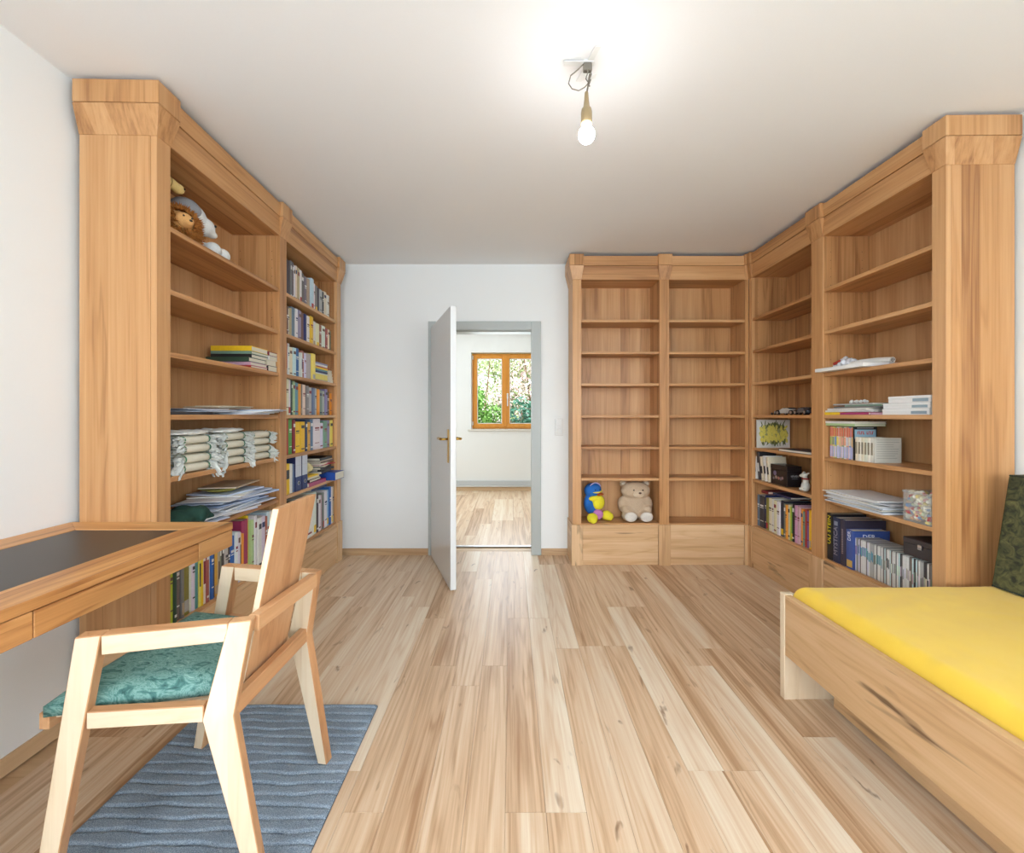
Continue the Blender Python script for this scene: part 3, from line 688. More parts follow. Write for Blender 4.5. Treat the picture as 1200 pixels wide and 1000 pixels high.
# protruding blue book
flat(FL, X8(560) - .02, X8(660) - .03, -.060, .12, z0, .062, (36, 76, 160), 'thick blue book sticking out over the sixth shelf edge, far left bookcase', 'clutter on the sixth shelf', rz=-.05, spine='x0')
zz = z0 + .0635
for i, (c, t, dx, rz) in enumerate([('bk', .02, 0, .1), ('dg', .014, .01, -.12), ('bk', .018, -.01, .08), ('cr', .006, .02, .2), ('red', .007, .03, -.15), ('pk', .006, -.02, .1), ('cr', .008, .0, .25), ('br', .012, .02, 0), ('tan', .008, .01, .05), ('bk', .02, .0, .02)]):
    flat(FL, X8(470) + dx + .01, X8(640) + dx - .03, .02, .17, zz, t, C[c], '%s booklet, %s from bottom of messy pile on thick blue book' % (CN[c], ORD[i]), 'messy pile on the thick blue book', rz=rz, spine='y0'); zz += t + .0006
# bottom compartment of the far left bookcase
LW = 'at bottom of far left bookcase'; GL_ = 'books at the bottom of the far left bookcase'
row(FL, sp([(10, 'bk', .30), (24, 'br', .29), (40, 'dg', .30), (52, 'w', .31), (66, 'lg', .30), (86, 'bk', .31), (122, 'dn', .31), (158, 'gr', .30), (200, 'dg', .31), (270, 'lg', .315), (375, 'w', .31), (415, 'w', .315), (440, 'dg', .29), (468, 'w', .275), (485, 'pk', .27), (505, 'gr', .285), (540, 'w', .29), (562, 'lb', .29), (585, 'bl', .31), (600, 'w', .30), (618, 'tan', .30)], 330, 10, .3),
    BASE, .02, .2, LW, GL_, px0=333.2)
flat(FL, X8(430), X8(600), .05, .24, BASE + .318, .022, C['nv'], 'navy atlas lying across the bottom row of far left bookcase', None, spine='y0')

# ---------------- near left bookcase
NL = 'at bottom of near left bookcase'; k7 = 7.143
row(FL, sp([(102, 'lime', .28), (130, 'dgn', .28), (165, 'gb', .29), (190, 'gr', .30), (245, 'ol', .30), (262, 'w', .28), (290, 'wl', .28), (315, 'te', .28), (332, 'ly', .27), (350, 'ye', .27), (375, 'w', .27), (400, 'rb', .26), (415, 'w', .27), (440, 'bl', .27), (450, 'dn', .25), (480, 'gl', .24), (497, 'tan', .22), (512, 'gr', .24), (530, 'dg', .25), (560, 'lg', .25), (580, 'dg', .24), (618, 'bl', .26), (640, 'w', .275), (662, 'wl', .27), (676, 'cr', .26), (692, 'or_', .25), (745, 'mg', .315, .01), (760, 'ye', .33, .02), (782, 'lgn', .30), (802, 'w', .32), (835, 'w', .30, -.006), (870, 'wl', .30, -.006), (888, 'rb', .29), (912, 'tw', .31), (935, 'w', .31), (960, 'lg', .29), (985, 'bl', .28)], 190, k7, .28),
    BASE, .02, .2, NL, 'books at the bottom of the near left bookcase', px0=196.8 + 3.5)
# pile of books on the third shelf
kb = 9.09; XB = lambda v, y=0: FL.x(240 + v / kb, y)
z = SH[2]
x_near, x_mid, x_end = FL.x(292, .02), FL.x(312, .02), FL.x(324.5, .02)
for i, (c, t, dx, dy) in enumerate([('red', .013, .0, .0), ('pk', .018, -.004, .0), ('dgn', .024, -.02, .0), ('bk', .022, .02, .03), ('sage', .016, .02, .03), ('ye', .028, .02, .03)]):
    flat(FL, x_near + dx, x_mid + dx - .003, .01 + dy * .3, .245, z, t, C[c], '%s book, %s from bottom of left pile, third shelf, near left' % (CN[c], ORD[i]), 'left pile on the third shelf of the near left bookcase', spine='x0'); z += t + .0006
z = SH[2]
for i, (c, t, dx) in enumerate([('dg', .034, 0), ('cr', .034, -.01), ('w', .024, .01), ('dr', .024, .01)]):
    flat(FL, x_mid + .012 + dx, x_end + dx - .004, .015, .17, z, t, C[c], '%s book, %s from bottom of right pile, third shelf, near left' % (CN[c], ORD[i]), 'right pile on the third shelf of the near left bookcase', spine='x0'); z += t + .0006

def sheet(fr, cx, cy, z, w, d, t, rz, col, label, group, name='paper_sheet', cat='paper', curl=0.0, nx=6, sag=None):
    """paper / magazine with a little curl; cx, cy in the bay frame"""
    mb = MB(); vs = []; fs = []
    for s_ in (0, 1):
        for j in range(nx + 1):
            for i in range(2):
                u = j / nx - .5; zz = (t if s_ else 0) + curl * (4 * u * u)
                if sag and i == 0: zz += sag
                vs.append((u * w, (i - .5) * d, zz))
    n = (nx + 1) * 2
    for j in range(nx):
        a = j * 2; fs += [(a, a + 1, a + 3, a + 2), (n + a, n + a + 2, n + a + 3, n + a + 1), (a, a + 2, n + a + 2, n + a), (a + 1, n + a + 1, n + a + 3, a + 3)]
    fs += [(0, n, n + 1, 1), (nx * 2, nx * 2 + 1, n + nx * 2 + 1, n + nx * 2)]
    mb.add(vs, fs)
    o = obj(name, mb, M['sheet'], color=col); tag(o, label, cat, group)
    o.location = fr.P(cx, cy, z + .0004); o.rotation_euler = (0, 0, fr.rz + rz); return o
def pile(fr, x0, x1, y0, y1, z, n, cols, label, group, r, size=(.21, .30), ts=(.001, .006), curl=.002, maxz=None, xb=None):
    top = z
    for i in range(n):
        t = r.uniform(*ts); sag = r.uniform(0, curl)
        sheet(fr, r.uniform(x0, x1), r.uniform(y0, y1), top, size[0] * r.uniform(.92, 1.05), size[1] * r.uniform(.9, 1.0), t, r.uniform(-.28, .28), r.choice(cols), label % ORD[i], group, curl=sag)
        top += t + .0006 + sag * .3
    return top
r = random.Random(3)
PW = [(232, 232, 236), (222, 224, 232), (238, 236, 230), (214, 218, 228), (200, 204, 214), (240, 240, 242)]
# fourth shelf: black folder, papers
flat(FL, .01, .30, .03, .24, SH[3], .013, C['dg'], 'dark flat folder lying at the near end of the fourth shelf, left', None, cat='folder', name='folder')
pile(FL, .28, .36, .12, .15, SH[3] + .0135, 5, PW, 'white paper sheaf, %s from bottom of pile, fourth shelf, near left bookcase', 'papers on the fourth shelf', r, size=(.22, .24))
for i in range(5):
    sheet(FL, .58 + .045 * i, .10 - .010 * i, SH[3] + .001 + .0062 * i, .26, .25, .0045, .05 + .07 * i, PW[i % 5], 'white papers, %s layer of the fan over the fourth shelf edge, near left' % ORD[i], 'fanned papers on the fourth shelf', curl=.001)
flat(FL, .36, .66, .05, .22, SH[3] + .0345, .008, C['tan'], 'tan booklet on top of the papers on the fourth shelf', None, rz=.04, spine='x0')
sheet(FL, .54, .12, SH[3] + .0435, .24, .19, .003, .2, C['cr'], 'cream leaflet topmost on the fourth shelf papers, near left bookcase', None)
# sixth shelf: papers, tray, green bag
zt = pile(FL, .16, .34, .10, .14, SH[5], 9, PW + [(196, 206, 226)], 'white paper sheaf, %s from bottom of lower heap beside the green bag', 'lower heap of papers on the sixth shelf', r, size=(.26, .24))
zt2 = pile(FL, .42, .66, .09, .14, SH[5], 17, PW + [(196, 206, 226), (180, 196, 224)], 'white paper sheaf, %s from bottom of tall heap under the woven dish', 'tall heap of papers on the sixth shelf', r, size=(.30, .25), ts=(.002, .0085))
o = empty('woven_basket_lid', FL.P(.52, .13, zt2 + .004), FL.rz, 'round yellow-green woven dish beneath the flat tray on the papers', 'dish')
obj('dish', MB().lathe([(.0, 0), (.05, 0), (.10, .018), (.105, .018), (.052, -.003), (0, -.003)], seg=24), plain('woven_straw', (186, 176, 96), .8, bump=.6, bscale=120, var=.25), o, loc=(0, 0, .003), smooth=True)
flat(FL, .45, .72, .03, .22, zt2 + .026, .007, C['tan'], 'grey-brown flat board lying on the woven dish above the papers', None, rz=.12, cat='board', name='flat_board')
o = blend('green_bag', [((0, 0, .035), (.10, .09, .04)), ((.07, -.01, .04), (.08, .085, .042)), ((-.05, .01, .04), (.07, .08, .045)), ((.13, -.02, .025), (.04, .07, .026))], M['cloth'], voxel=.008, disp=.010, dscale=22, color=(36, 72, 60))
tag(o, 'dark green fabric bag at the near end of the sixth shelf, left', 'bag'); o.location = FL.P(.12, .085, SH[5] - .001); o.rotation_euler.z = FL.rz; o.scale = (1.1, 1.0, 1.25)

# rolled cloths with lace ends on the fifth shelf
M['rollcloth'] = plain('cream_linen', (232, 226, 206), .9, bump=.25, bscale=260, var=.04)
M['roll_green'] = plain('green_hem', (66, 128, 92), .8)
M['lace'] = plain('lace_white', (244, 244, 236), .95, bump=.3, bscale=120, var=.12)
def roll_mesh(L):
    mb = MB(); pr = []
    nseg = 12; ys, zs = .055, .0205
    xs = [0, .004, .012, L - .012, L - .004, L]
    sc = [.80, .93, 1, 1, .93, .80]; vs = []; fs = []
    for x_, s_ in zip(xs, sc):
        for k_ in range(nseg):
            th = 2 * math.pi * k_ / nseg; c_, s2 = math.cos(th), math.sin(th)
            vs.append((x_, ys * s_ * (abs(c_) ** .6) * (1 if c_ >= 0 else -1), zs * s_ * (abs(s2) ** .8) * (1 if s2 >= 0 else -1)))
    for i in range(len(xs) - 1): fs += [(i * nseg + k_, i * nseg + (k_ + 1) % nseg, (i + 1) * nseg + (k_ + 1) % nseg, (i + 1) * nseg + k_) for k_ in range(nseg)]
    fs += [tuple(range(nseg))[::-1], tuple(range(nseg * 5, nseg * 6))]
    mb.add(vs, fs); return mb
def ring_mesh(x0):
    mb = MB(); nseg = 16; vs = []; fs = []
    for x_, s_ in ((x0, 1.015), (x0 + .004, 1.03), (x0 + .008, 1.015)):
        for k_ in range(nseg):
            th = 2 * math.pi * k_ / nseg; c_, s2 = math.cos(th), math.sin(th)
            vs.append((x_, .055 * s_ * (abs(c_) ** .6) * (1 if c_ >= 0 else -1), .0205 * s_ * (abs(s2) ** .8) * (1 if s2 >= 0 else -1)))
    for i in range(2): fs += [(i * nseg + k_, i * nseg + (k_ + 1) % nseg, (i + 1) * nseg + (k_ + 1) % nseg, (i + 1) * nseg + k_) for k_ in range(nseg)]
    mb.add(vs, fs); return mb
def lace_mesh(L, sgn, drop, seed, w=.06):
    """ruffled lace end: many small curled ribbons"""
    r = random.Random(seed); mb = MB()
    for i in range(46):
        y0 = r.uniform(-.055, .05); z0_ = r.uniform(-.018, .018); ln = r.uniform(.6, 1.0) * w; dz = -r.uniform(.0, drop) if y0 < -.02 else r.uniform(-.006, .004)
        pts = []; yo = y0 - (.012 + drop * .25 if y0 < -.02 else 0)
        for j in range(4):
            f = j / 3; pts.append((f * ln + r.uniform(-.003, .003), y0 + (yo - y0) * f + r.uniform(-.006, .006), z0_ + dz * f * f + r.uniform(-.004, .004)))
        wv = r.uniform(.004, .010); vs = []; fs = []
        for j, p in enumerate(pts):
            o_ = r.uniform(-.004, .004)
            vs += [(p[0], p[1] - wv, p[2] + o_), (p[0], p[1] + wv, p[2] - o_), (p[0], p[1] + wv * .8, p[2] - o_ - .0015), (p[0], p[1] - wv * .8, p[2] + o_ - .0015)]
        for j in range(3):
            a = j * 4
            for q_ in range(4): fs.append((a + q_, a + (q_ + 1) % 4, a + 4 + (q_ + 1) % 4, a + 4 + q_))
        fs += [(0, 1, 2, 3), (12, 13, 14, 15)]
        mb.add([(sgn * v[0], v[1], v[2]) for v in vs], fs)
    return mb
stacks = [(212.5, 243, 5, 'left'), (262, 284, 4, 'middle'), (294, 313.5, 4, 'right')]
for si, (pa, pb_, n, nm) in enumerate(stacks):
    xa, xb = FL.x(pa, .03), FL.x(pb_, .03); L = xb - xa
    rm = roll_mesh(L).mesh('rolled_cloth', M['rollcloth'], smooth=True)
    g1 = ring_mesh(.0).mesh('green_hem', M['roll_green'], smooth=True); g2 = ring_mesh(L - .008).mesh('green_hem', M['roll_green'], smooth=True)
    for i in range(4):
        z = SH[4] + .0215 + .0425 * i
        o = link('rolled_cloth', rm, None, FL.P(xa + r.uniform(-.004, .004), .068, z), (r.uniform(-.05, .05), 0, FL.rz))
        tag(o, 'cream rolled cloth with green hems, %s from bottom, %s stack' % (ORD[i], nm), 'cloth', 'rolled cloths on the fifth shelf')
        link('green_hem', g1, o); link('green_hem', g2, o)
        dr_ = .05 if i < 2 else .02
        a = obj('lace_end', lace_mesh(L, -1, dr_, si * 10 + i, .05 if si else .062), M['lace'], o); a['kind'] = 'stuff'
        b = obj('lace_end', lace_mesh(L, 1, dr_, si * 10 + i + 5, .05), M['lace'], o, loc=(L, 0, 0)); b['kind'] = 'stuff'
for i, (x_, rz, w_) in enumerate([(.17, .1, .16), (.42, -.15, .12)]):
    m_ = blend('folded_lace_cloth', [((0, 0, .006), (w_, .08, .008)), ((.05, -.01, .012), (.09, .06, .008)), ((-.06, .02, .010), (.06, .05, .010))], M['lace'], voxel=.006, disp=.008, dscale=40, smooth_it=2)
    tag(m_, ['crumpled white lace cloth lying on the left stack of rolls', 'crumpled white lace cloth lying between left and middle stacks of rolls'][i], 'cloth', None)
    m_.location = FL.P(x_, .08, SH[4] + .1728); m_.rotation_euler.z = FL.rz + rz

# plush toys on the top shelf, near left bookcase: lion, white seal-like toy, tan toy
def tufts(parts, n, l0, l1, seed, w=.006, skip=None):
    r = np.random.default_rng(seed); mb = MB()
    for i in range(n):
        c, rad = parts[r.integers(len(parts))]; d = r.normal(size=3); d /= np.linalg.norm(d)
        if skip and skip(d): continue
        p = np.array(c) + d * np.array(rad); l = r.uniform(l0, l1); t = d + r.normal(size=3) * .5; t /= np.linalg.norm(t)
        a = np.cross(t, r.normal(size=3)); a /= np.linalg.norm(a); b = np.cross(t, a)
        q = [p + a * w, p - a * w * .5 + b * w * .87, p - a * w * .5 - b * w * .87, p + t * l]
        mb.add(q, [(0, 1, 3), (1, 2, 3), (2, 0, 3)])
    return mb
lion = blend('plush_lion', [((0, .02, .075), (.07, .06, .07)), ((.0, -.01, .085), (.055, .05, .05)), ((.06, .02, .025), (.045, .04, .025)), ((-.05, -.01, .02), (.035, .045, .02))], M['plush'], color=(206, 150, 84))
tag(lion, 'plush lion with shaggy brown mane on the top left shelf', 'plush toy'); lion.location = FL.P(.155, .085, SH[0] - .001); lion.rotation_euler.z = FL.rz - .45; lion.scale = (1.02, .95, .98)
mane = tufts([((.0, .0, .085), (.074, .062, .066)), ((.02, .03, .055), (.078, .06, .05))], 4200, .016, .034, 4, w=.0042, skip=lambda d: d[1] < -.62 and abs(d[0]) < .5 and d[2] > -.5)
o = obj('mane', mane, plain('mane_brown', (190, 126, 58), .9, var=.2, bscale=40), lion); o['kind'] = 'stuff'
face = blend('face', [((.0, -.052, .088), (.038, .022, .034)), ((.006, -.070, .078), (.022, .016, .016))], M['plush'], parent=lion, voxel=.005, color=(226, 172, 108))
for sx in (-1, 1): obj('eye', MB().ell((.004 + sx * .017, -.070, .100), .0045, 10, 6), M['eye'], lion, smooth=True)
obj('nose', MB().ell((.008, -.086, .082), (.007, .005, .005), 10, 6), M['eye'], lion, smooth=True)
seal = blend('plush_seal', [((-.03, .02, .175), (.085, .075, .068)), ((.035, -.01, .150), (.05, .052, .046)), ((.070, -.03, .125), (.026, .024, .018)), ((-.03, .03, .075), (.08, .07, .075)), ((.04, -.055, .038), (.040, .036, .037)), ((.105, -.060, .034), (.038, .034, .034)), ((.08, .0, .035), (.045, .05, .035))], M['plush'], color=(226, 226, 222))
tag(seal, 'white plush animal with grey head behind the plush lion on the top left shelf', 'plush toy'); seal.location = FL.P(.315, .12, SH[0]); seal.rotation_euler.z = FL.rz
blend('grey_cap', [((-.058, .012, .186), (.068, .070, .060))], M['plush'], parent=seal, voxel=.006, color=(150, 150, 152))
obj('eye', MB().ell((.052, -.058, .160), .0065, 10, 6), M['eye'], seal, smooth=True)
gir = blend('plush_giraffe', [((0, 0, .03), (.04, .06, .03)), ((-.005, .0, .09), (.03, .03, .08)), ((.0, 0, .17), (.03, .028, .07)), ((.02, -.005, .25), (.034, .028, .028)), ((.055, -.014, .235), (.034, .025, .025)), ((.085, -.024, .222), (.026, .024, .024))], M['plush'], color=(216, 186, 118))
tag(gir, 'tan plush animal with long muzzle, leftmost on the top left shelf', 'plush toy'); gir.location = FL.P(.052, .11, SH[0]); gir.rotation_euler.z = FL.rz - .25
for s_ in (-1, 1):
    obj('ear', MB().ell((-.003, s_ * .026, .275), (.008, .016, .01), 10, 6), M['plush'], gir, smooth=True, color=(190, 150, 90))
obj('nostril', MB().ell((.098, -.042, .225), .005, 8, 6), M['eye'], gir, smooth=True)
obj('muzzle_seam', MB().tube([(.048, -.012 + .0265 * math.sin(a), .237 + .0265 * math.cos(a)) for a in [R(q_) for q_ in range(0, 361, 24)]], .0015, 5), plain('seam_brown', (150, 116, 60), .8), gir)
# ------------------------------------------------------------------ right hand bookcases: contents
# plush toys in the lowest bay beside the door
XBk = lambda px: FB.x(px, .05)
bear = blend('teddy_bear', [((0, .0, .09), (.078, .06, .085)), ((0, -.01, .198), (.086, .057, .062)), ((.066, .0, .105), (.036, .04, .055)), ((-.066, .0, .105), (.036, .04, .055)),
    ((.060, -.035, .075), (.03, .036, .03)), ((-.060, -.035, .075), (.03, .036, .03)), ((.045, -.05, .037), (.044, .05, .037)), ((-.045, -.05, .037), (.044, .05, .037)),
    ((.066, .01, .242), (.024, .014, .022)), ((-.066, .01, .242), (.024, .014, .022))], M['plush'], voxel=.0055, smooth_it=4, color=(196, 170, 142), disp=.0035, dscale=220)
tag(bear, 'beige teddy bear sitting in the lowest bay beside the doorway', 'plush toy')
bear.location = FB.P(XBk(747.5), .135, BASE); bear.rotation_euler = (0, 0, .0); bear.scale = (1.46, 1.15, 1.27)
blend('muzzle', [((.008, -.058, .182), (.034, .022, .026)), ((.008, -.070, .186), (.022, .016, .016))], M['plush'], parent=bear, voxel=.004, color=(222, 200, 172))
obj('nose', MB().ell((.010, -.087, .192), (.0085, .006, .007), 12, 8), plain('nose_brown', (96, 58, 40), .4), bear, smooth=True)
for s_ in (-1, 1):
    obj('eye', MB().ell((.006 + s_ * .026, -.062, .208), .0045, 10, 6), M['eye'], bear, smooth=True)
    obj('foot_pad', MB().ell((s_ * .045, -.097, .037), (.037, .012, .032), 14, 8), M['plush'], bear, smooth=True, color=(222, 212, 200))
    obj('inner_ear', MB().ell((s_ * .066, -.003, .243), (.014, .005, .013), 10, 6), M['plush'], bear, smooth=True, color=(220, 206, 186))
duck = blend('plush_bird', [((0, .01, .11), (.062, .055, .075)), ((-.005, 0, .205), (.060, .055, .052)), ((-.048, -.005, .125), (.025, .03, .05)), ((.045, .0, .12), (.02, .028, .045))], M['plush'], color=(38, 108, 190))
tag(duck, 'blue and yellow plush bird sitting at the left of the teddy bear', 'plush toy')
duck.location = FB.P(XBk(697.5), .125, BASE); duck.rotation_euler.z = R(28); duck.scale = (1.38, 1.12, 1.24)
blend('belly', [((.014, -.040, .125), (.044, .030, .052)), ((-.01, -.036, .155), (.05, .025, .02))], M['plush'], parent=duck, voxel=.005, color=(242, 228, 50))
for s_, yo in ((-1, -.05), (1, -.035)):
    blend('foot', [((s_ * .06, yo - .03, .035), (.034, .04, .034)), ((s_ * .068, yo - .055, .03), (.026, .022, .028))], M['plush'], parent=duck, voxel=.005, color=(240, 226, 52))
obj('pink_patch', MB().ell((.006, -.045, .045), (.036, .034, .036), 14, 8), M['plush'], duck, smooth=True, color=(206, 130, 190))
obj('beak', MB().ell((.02, -.058, .185), (.015, .02, .009), 12, 8, (.2, 0, .3)).ell((.005, -.055, .18), (.012, .014, .008), 12, 8), M['plush'], duck, smooth=True, color=(176, 84, 30))
obj('headband', MB().tube([(.053 * math.cos(a), .050 * math.sin(a) * 1.03, .208 + .012 * math.sin(a)) for a in [R(q_) for q_ in range(180, 361, 15)]], .0055, 6), M['plush'], duck, smooth=True, color=(236, 216, 60))
obj('cap_stripe', MB().tube([(.045 * math.cos(a), -.02 + .0, .215 + .043 * math.sin(a)) for a in [R(q_) for q_ in range(20, 170, 15)]], .004, 6), M['plush'], duck, smooth=True, color=(210, 190, 220))
for s_ in (-1, 1): obj('eye', MB().ell((s_ * .018, -.049, .213), .0045, 10, 6), M['eye'], duck, smooth=True)

# far right bookcase
XR1 = lambda v, y=.0: FR.x(876 + v / 10, y)
row(FR, sp([(72, 'dn', .27), (100, 'pk', .27), (130, 'bg', .25), (190, 'dg', .25), (208, 'nv', .26, .004), (238, 'ol', .25), (275, 'cr', .255), (302, 'w', .255), (338, 'cr', .25), (376, 'w', .25), (418, 'dn', .262), (440, 'gr', .25), (462, 'or_', .245), (488, 'cr', .25), (500, 'lime', .24), (518, 'gn', .24), (545, 'bk', .27), (578, 'pk', .262), (612, 'pk', .26), (636, 'or_', .25), (664, 'sage', .235), (682, 'red', .255), (712, 'pu', .25), (745, 'ye', .26)], 876, 10, .25),
    BASE, .035, .2, 'at bottom of right corner bookcase', 'books at the bottom of the right corner bookcase', px0=880.2)
flat(FR, .10, .33, .10, .28, BASE + .272, .016, C['nv'], 'navy book lying on top of the row at the bottom of the right corner bookcase', None, spine='y0')
flat(FR, .03, .12, .06, .26, BASE + .2725, .02, C['dr'], 'dark red book lying on the first books at the bottom, right corner bookcase', None, spine='y0')
k6 = 7.69; X6 = lambda v, y=.0: FR.x(876 + v / k6, y)
LN = 'leaning books on the sixth shelf, right corner bookcase'
for i, (a, b_, h, col, ln) in enumerate([(48, 78, .195, 'w', -.10), (88, 112, .225, 'dg', -.14), (116, 140, .19, 'cr', -.15), (144, 168, .20, 'w', -.15), (172, 196, .195, 'cr', -.15)]):
    xa = X6(a, .03); t = max(.016, X6(b_, .03) - xa - .004)
    book(FR, xa + .012 + math.tan(-ln) * 0 , .03, SH[5] + .0006 + (0 if ln < 0 else 0) + t * math.sin(abs(ln)) * 0, t, h, .14, C[col],
         '%s leaning book, %s from the left on the sixth shelf near the corner' % (CN[col], ORD[i]), LN, lab=(C['dg'] if col != 'dg' else C['w'], [(.3, .6)]), lean=ln)
flat(FR, .03, .13, .08, .20, SH[5] + .230, .012, C['bg'], 'slate blue notebook lying on top of the leaning books', None, rz=.1, spine='y0')
# black gift box
bx0 = FR.x(902.8, .035); bx1 = FR.x(922, .035)
bb = empty('black_box', FR.P((bx0 + bx1) / 2 + .004, .09, SH[5]), FR.rz, 'glossy black box with faint printed front on the sixth shelf near the corner', 'box')
hw = (bx1 - bx0) / 2
mB = plain('box_black_print', (38, 33, 34), .3, var=.03)
obj('box', MB().box(-hw, hw, -.055, .05, 0, .115), mB, bb, bevel=.002)
obj('lid', MB().box(-hw - .001, hw + .001, -.056, .051, .1155, .150), mB, bb, bevel=.002)
for i, (x_, z_, rr_, c) in enumerate([(-.045, .085, .018, (110, 104, 140)), (-.03, .055, .013, (150, 130, 120)), (.0, .052, .012, (176, 120, 110)), (.025, .050, .013, (120, 110, 120)), (.045, .058, .011, (150, 126, 130)), (-.06, .045, .010, (120, 120, 130))]):
    obj('printed_shape', MB().lathe([(.0, 0), (rr_, 0), (rr_, .0006), (0, .0006)], seg=14), M['cover'], bb, loc=(x_, -.0551, z_), rot=(R(90), 0, 0), color=c)
mbp = MB()
for i in range(7): mbp.box(hw + .0002, hw + .0009, -.028 + i * .008, -.0235 + i * .008, .072 - .002 * (i % 2), .084 + .002 * (i % 3))
mbp.box(hw + .0002, hw + .0009, -.022, .022, .060, .0625)
o = obj('printed_script', mbp, plain('silver_print', (150, 148, 150), .5), bb); o['kind'] = 'stuff'
# figurine
fgx = FR.x(944, .06)
fig = blend('animal_figurine', [((0, 0, .03), (.024, .024, .032)), ((0, .0, .065), (.015, .015, .03)), ((-.004, -.006, .098), (.020, .017, .016)), ((-.018, -.014, .094), (.012, .010, .009)), ((.014, -.01, .012), (.012, .02, .012)), ((-.014, -.01, .012), (.012, .02, .012)), ((.016, .004, .113), (.011, .006, .007), 10, 8, (0, -.4, 0)), ((-.018, .004, .114), (.011, .006, .007), 10, 8, (0, .4, 0))], plain('glazed_ceramic', (222, 220, 208), .3), voxel=.0035, smooth_it=3)
tag(fig, 'small white ceramic animal figurine beside the black box', 'figurine'); fig.location = FR.P(fgx, .06, SH[5]); fig.rotation_euler.z = FR.rz; fig.scale = (1.15, 1.15, 1.1)
obj('red_scarf', MB().tube([(.016 * math.cos(a), .016 * math.sin(a), .078) for a in [R(q_) for q_ in range(0, 361, 30)]], .005, 6), plain('scarf_red', (150, 50, 44), .6), fig)

# tulip picture standing against the far side panel, and a thin book
pc = empty('tulip_picture', FR.P(.05, .145, SH[4]), FR.rz + R(90), 'square canvas print of yellow tulips standing on the fifth shelf', 'picture')
pw, ph = .262, .225
obj('canvas', MB().box(-pw / 2, pw / 2, -.0, .012, 0, ph), plain('canvas_grey_white', (206, 204, 196), .7), pc)
mb = MB(); rt = random.Random(9)
def disc(mb, x, z, a, b, rot, y):
    vs = []; n = 8
    for k_ in range(n):
        th = 2 * math.pi * k_ / n; u, v = a * math.cos(th), b * math.sin(th); vs.append((x + u * math.cos(rot) - v * math.sin(rot), y, z + u * math.sin(rot) + v * math.cos(rot)))
    mb.add(vs, [tuple(range(n))])
g_ = MB(); y_ = MB(); d_ = MB()
disc(g_, 0, .115, .118, .088, 0, -.0006)
for i in range(60): disc(d_, rt.uniform(-.10, .10), rt.choice([rt.uniform(.035, .06), rt.uniform(.155, .205)]), .004, rt.uniform(.015, .03), rt.uniform(-.6, .6), -.0010 - i * 1e-5)
for i in range(90):
    x_ = rt.uniform(-.105, .105); z_ = rt.uniform(.055, .165)
    disc(y_, x_, z_, rt.uniform(.007, .011), rt.uniform(.014, .024), rt.uniform(-.5, .5) - x_ * 3, -.0017 - i * 1e-5)
for m_, nm, c in ((g_, 'printed_leaves', (176, 178, 120)), (d_, 'printed_stems', (112, 118, 70)), (y_, 'printed_tulips', (232, 218, 110))):
    mm = plain(nm, c, .7, var=.16, bscale=70); o = link(nm, m_.mesh(nm, mm, recalc=False), pc)
    o['kind'] = 'stuff'
ba, bb2 = FR.x(913, -.0), FR.x(950, -.0)
flat(FR, ba + .0, bb2 + .02, .0, .19, SH[4], .018, C['dn'], 'thin blue-black book lying right of the tulip picture', None, rz=.05, spine='x0')

# toy vehicles on the fourth shelf
def toy_car(x, y, rz, L, label, body, kindx):
    r_ = empty('toy_car', FR.P(x, y, SH[3]), FR.rz + rz, label, 'toy car', 'toy cars on the fourth shelf')
    W = L * .40
    mb = MB()
    prof = [(-L / 2, .012), (-L / 2, .030), (-L * .30, .034), (-L * .12, .050), (L * .12, .050), (L * .26, .034), (L / 2, .028), (L / 2, .012)]
    n = len(prof); vs = [(x_, -W / 2, z_) for x_, z_ in prof] + [(x_, W / 2, z_) for x_, z_ in prof]
    mb.add(vs, [tuple(range(n)), tuple(range(n, 2 * n))[::-1]] + [(i, n + i, n + (i + 1) % n, (i + 1) % n) for i in range(n)])
    obj('car_body', mb, plain('toy_paint_' + kindx, body, .25, metal=.3), r_, bevel=.002)
    mb = MB(); mb.hexa([(-L * .24, -W * .40, .034), (L * .20, -W * .40, .034), (L * .20, W * .40, .034), (-L * .24, W * .40, .034)], [(-L * .13, -W * .36, .0535), (L * .10, -W * .36, .0535), (L * .10, W * .36, .0535), (-L * .13, W * .36, .0535)])
    obj('cabin_glass', mb, plain('toy_glass', (50, 60, 72), .1), r_)
    for sx in (-1, 1):
        for sy in (-1, 1):
            w_ = obj('wheel', MB().lathe([(.006, -.008), (.017, -.008), (.0185, -.004), (.0185, .004), (.017, .008), (.006, .008)], seg=16), M['black'], r_, loc=(sx * L * .31, sy * (W / 2 - .002), .0185), rot=(R(90), 0, 0))
            obj('hub', MB().lathe([(.001, -.0095), (.010, -.009), (.010, .009), (.001, .0095)], seg=12), M['steel'], w_)
    obj('rear_wing', MB().box(-L / 2 - .004, -L / 2 + .014, -W / 2, W / 2, .048, .051).box(-L / 2 + .002, -L / 2 + .006, -W * .4, -W * .36, .03, .049).box(-L / 2 + .002, -L / 2 + .006, W * .36, W * .4, .03, .049), M['black'], r_)
toy_car(FR.x(922, .06), .075, R(180 + 12), .19, 'silver toy racing car with big black wheels, the left one', (196, 196, 190), 'silver')
toy_car(FR.x(941, .06), .085, R(180 - 8), .20, 'dark grey toy car at the right of the silver one', (84, 90, 98), 'black')
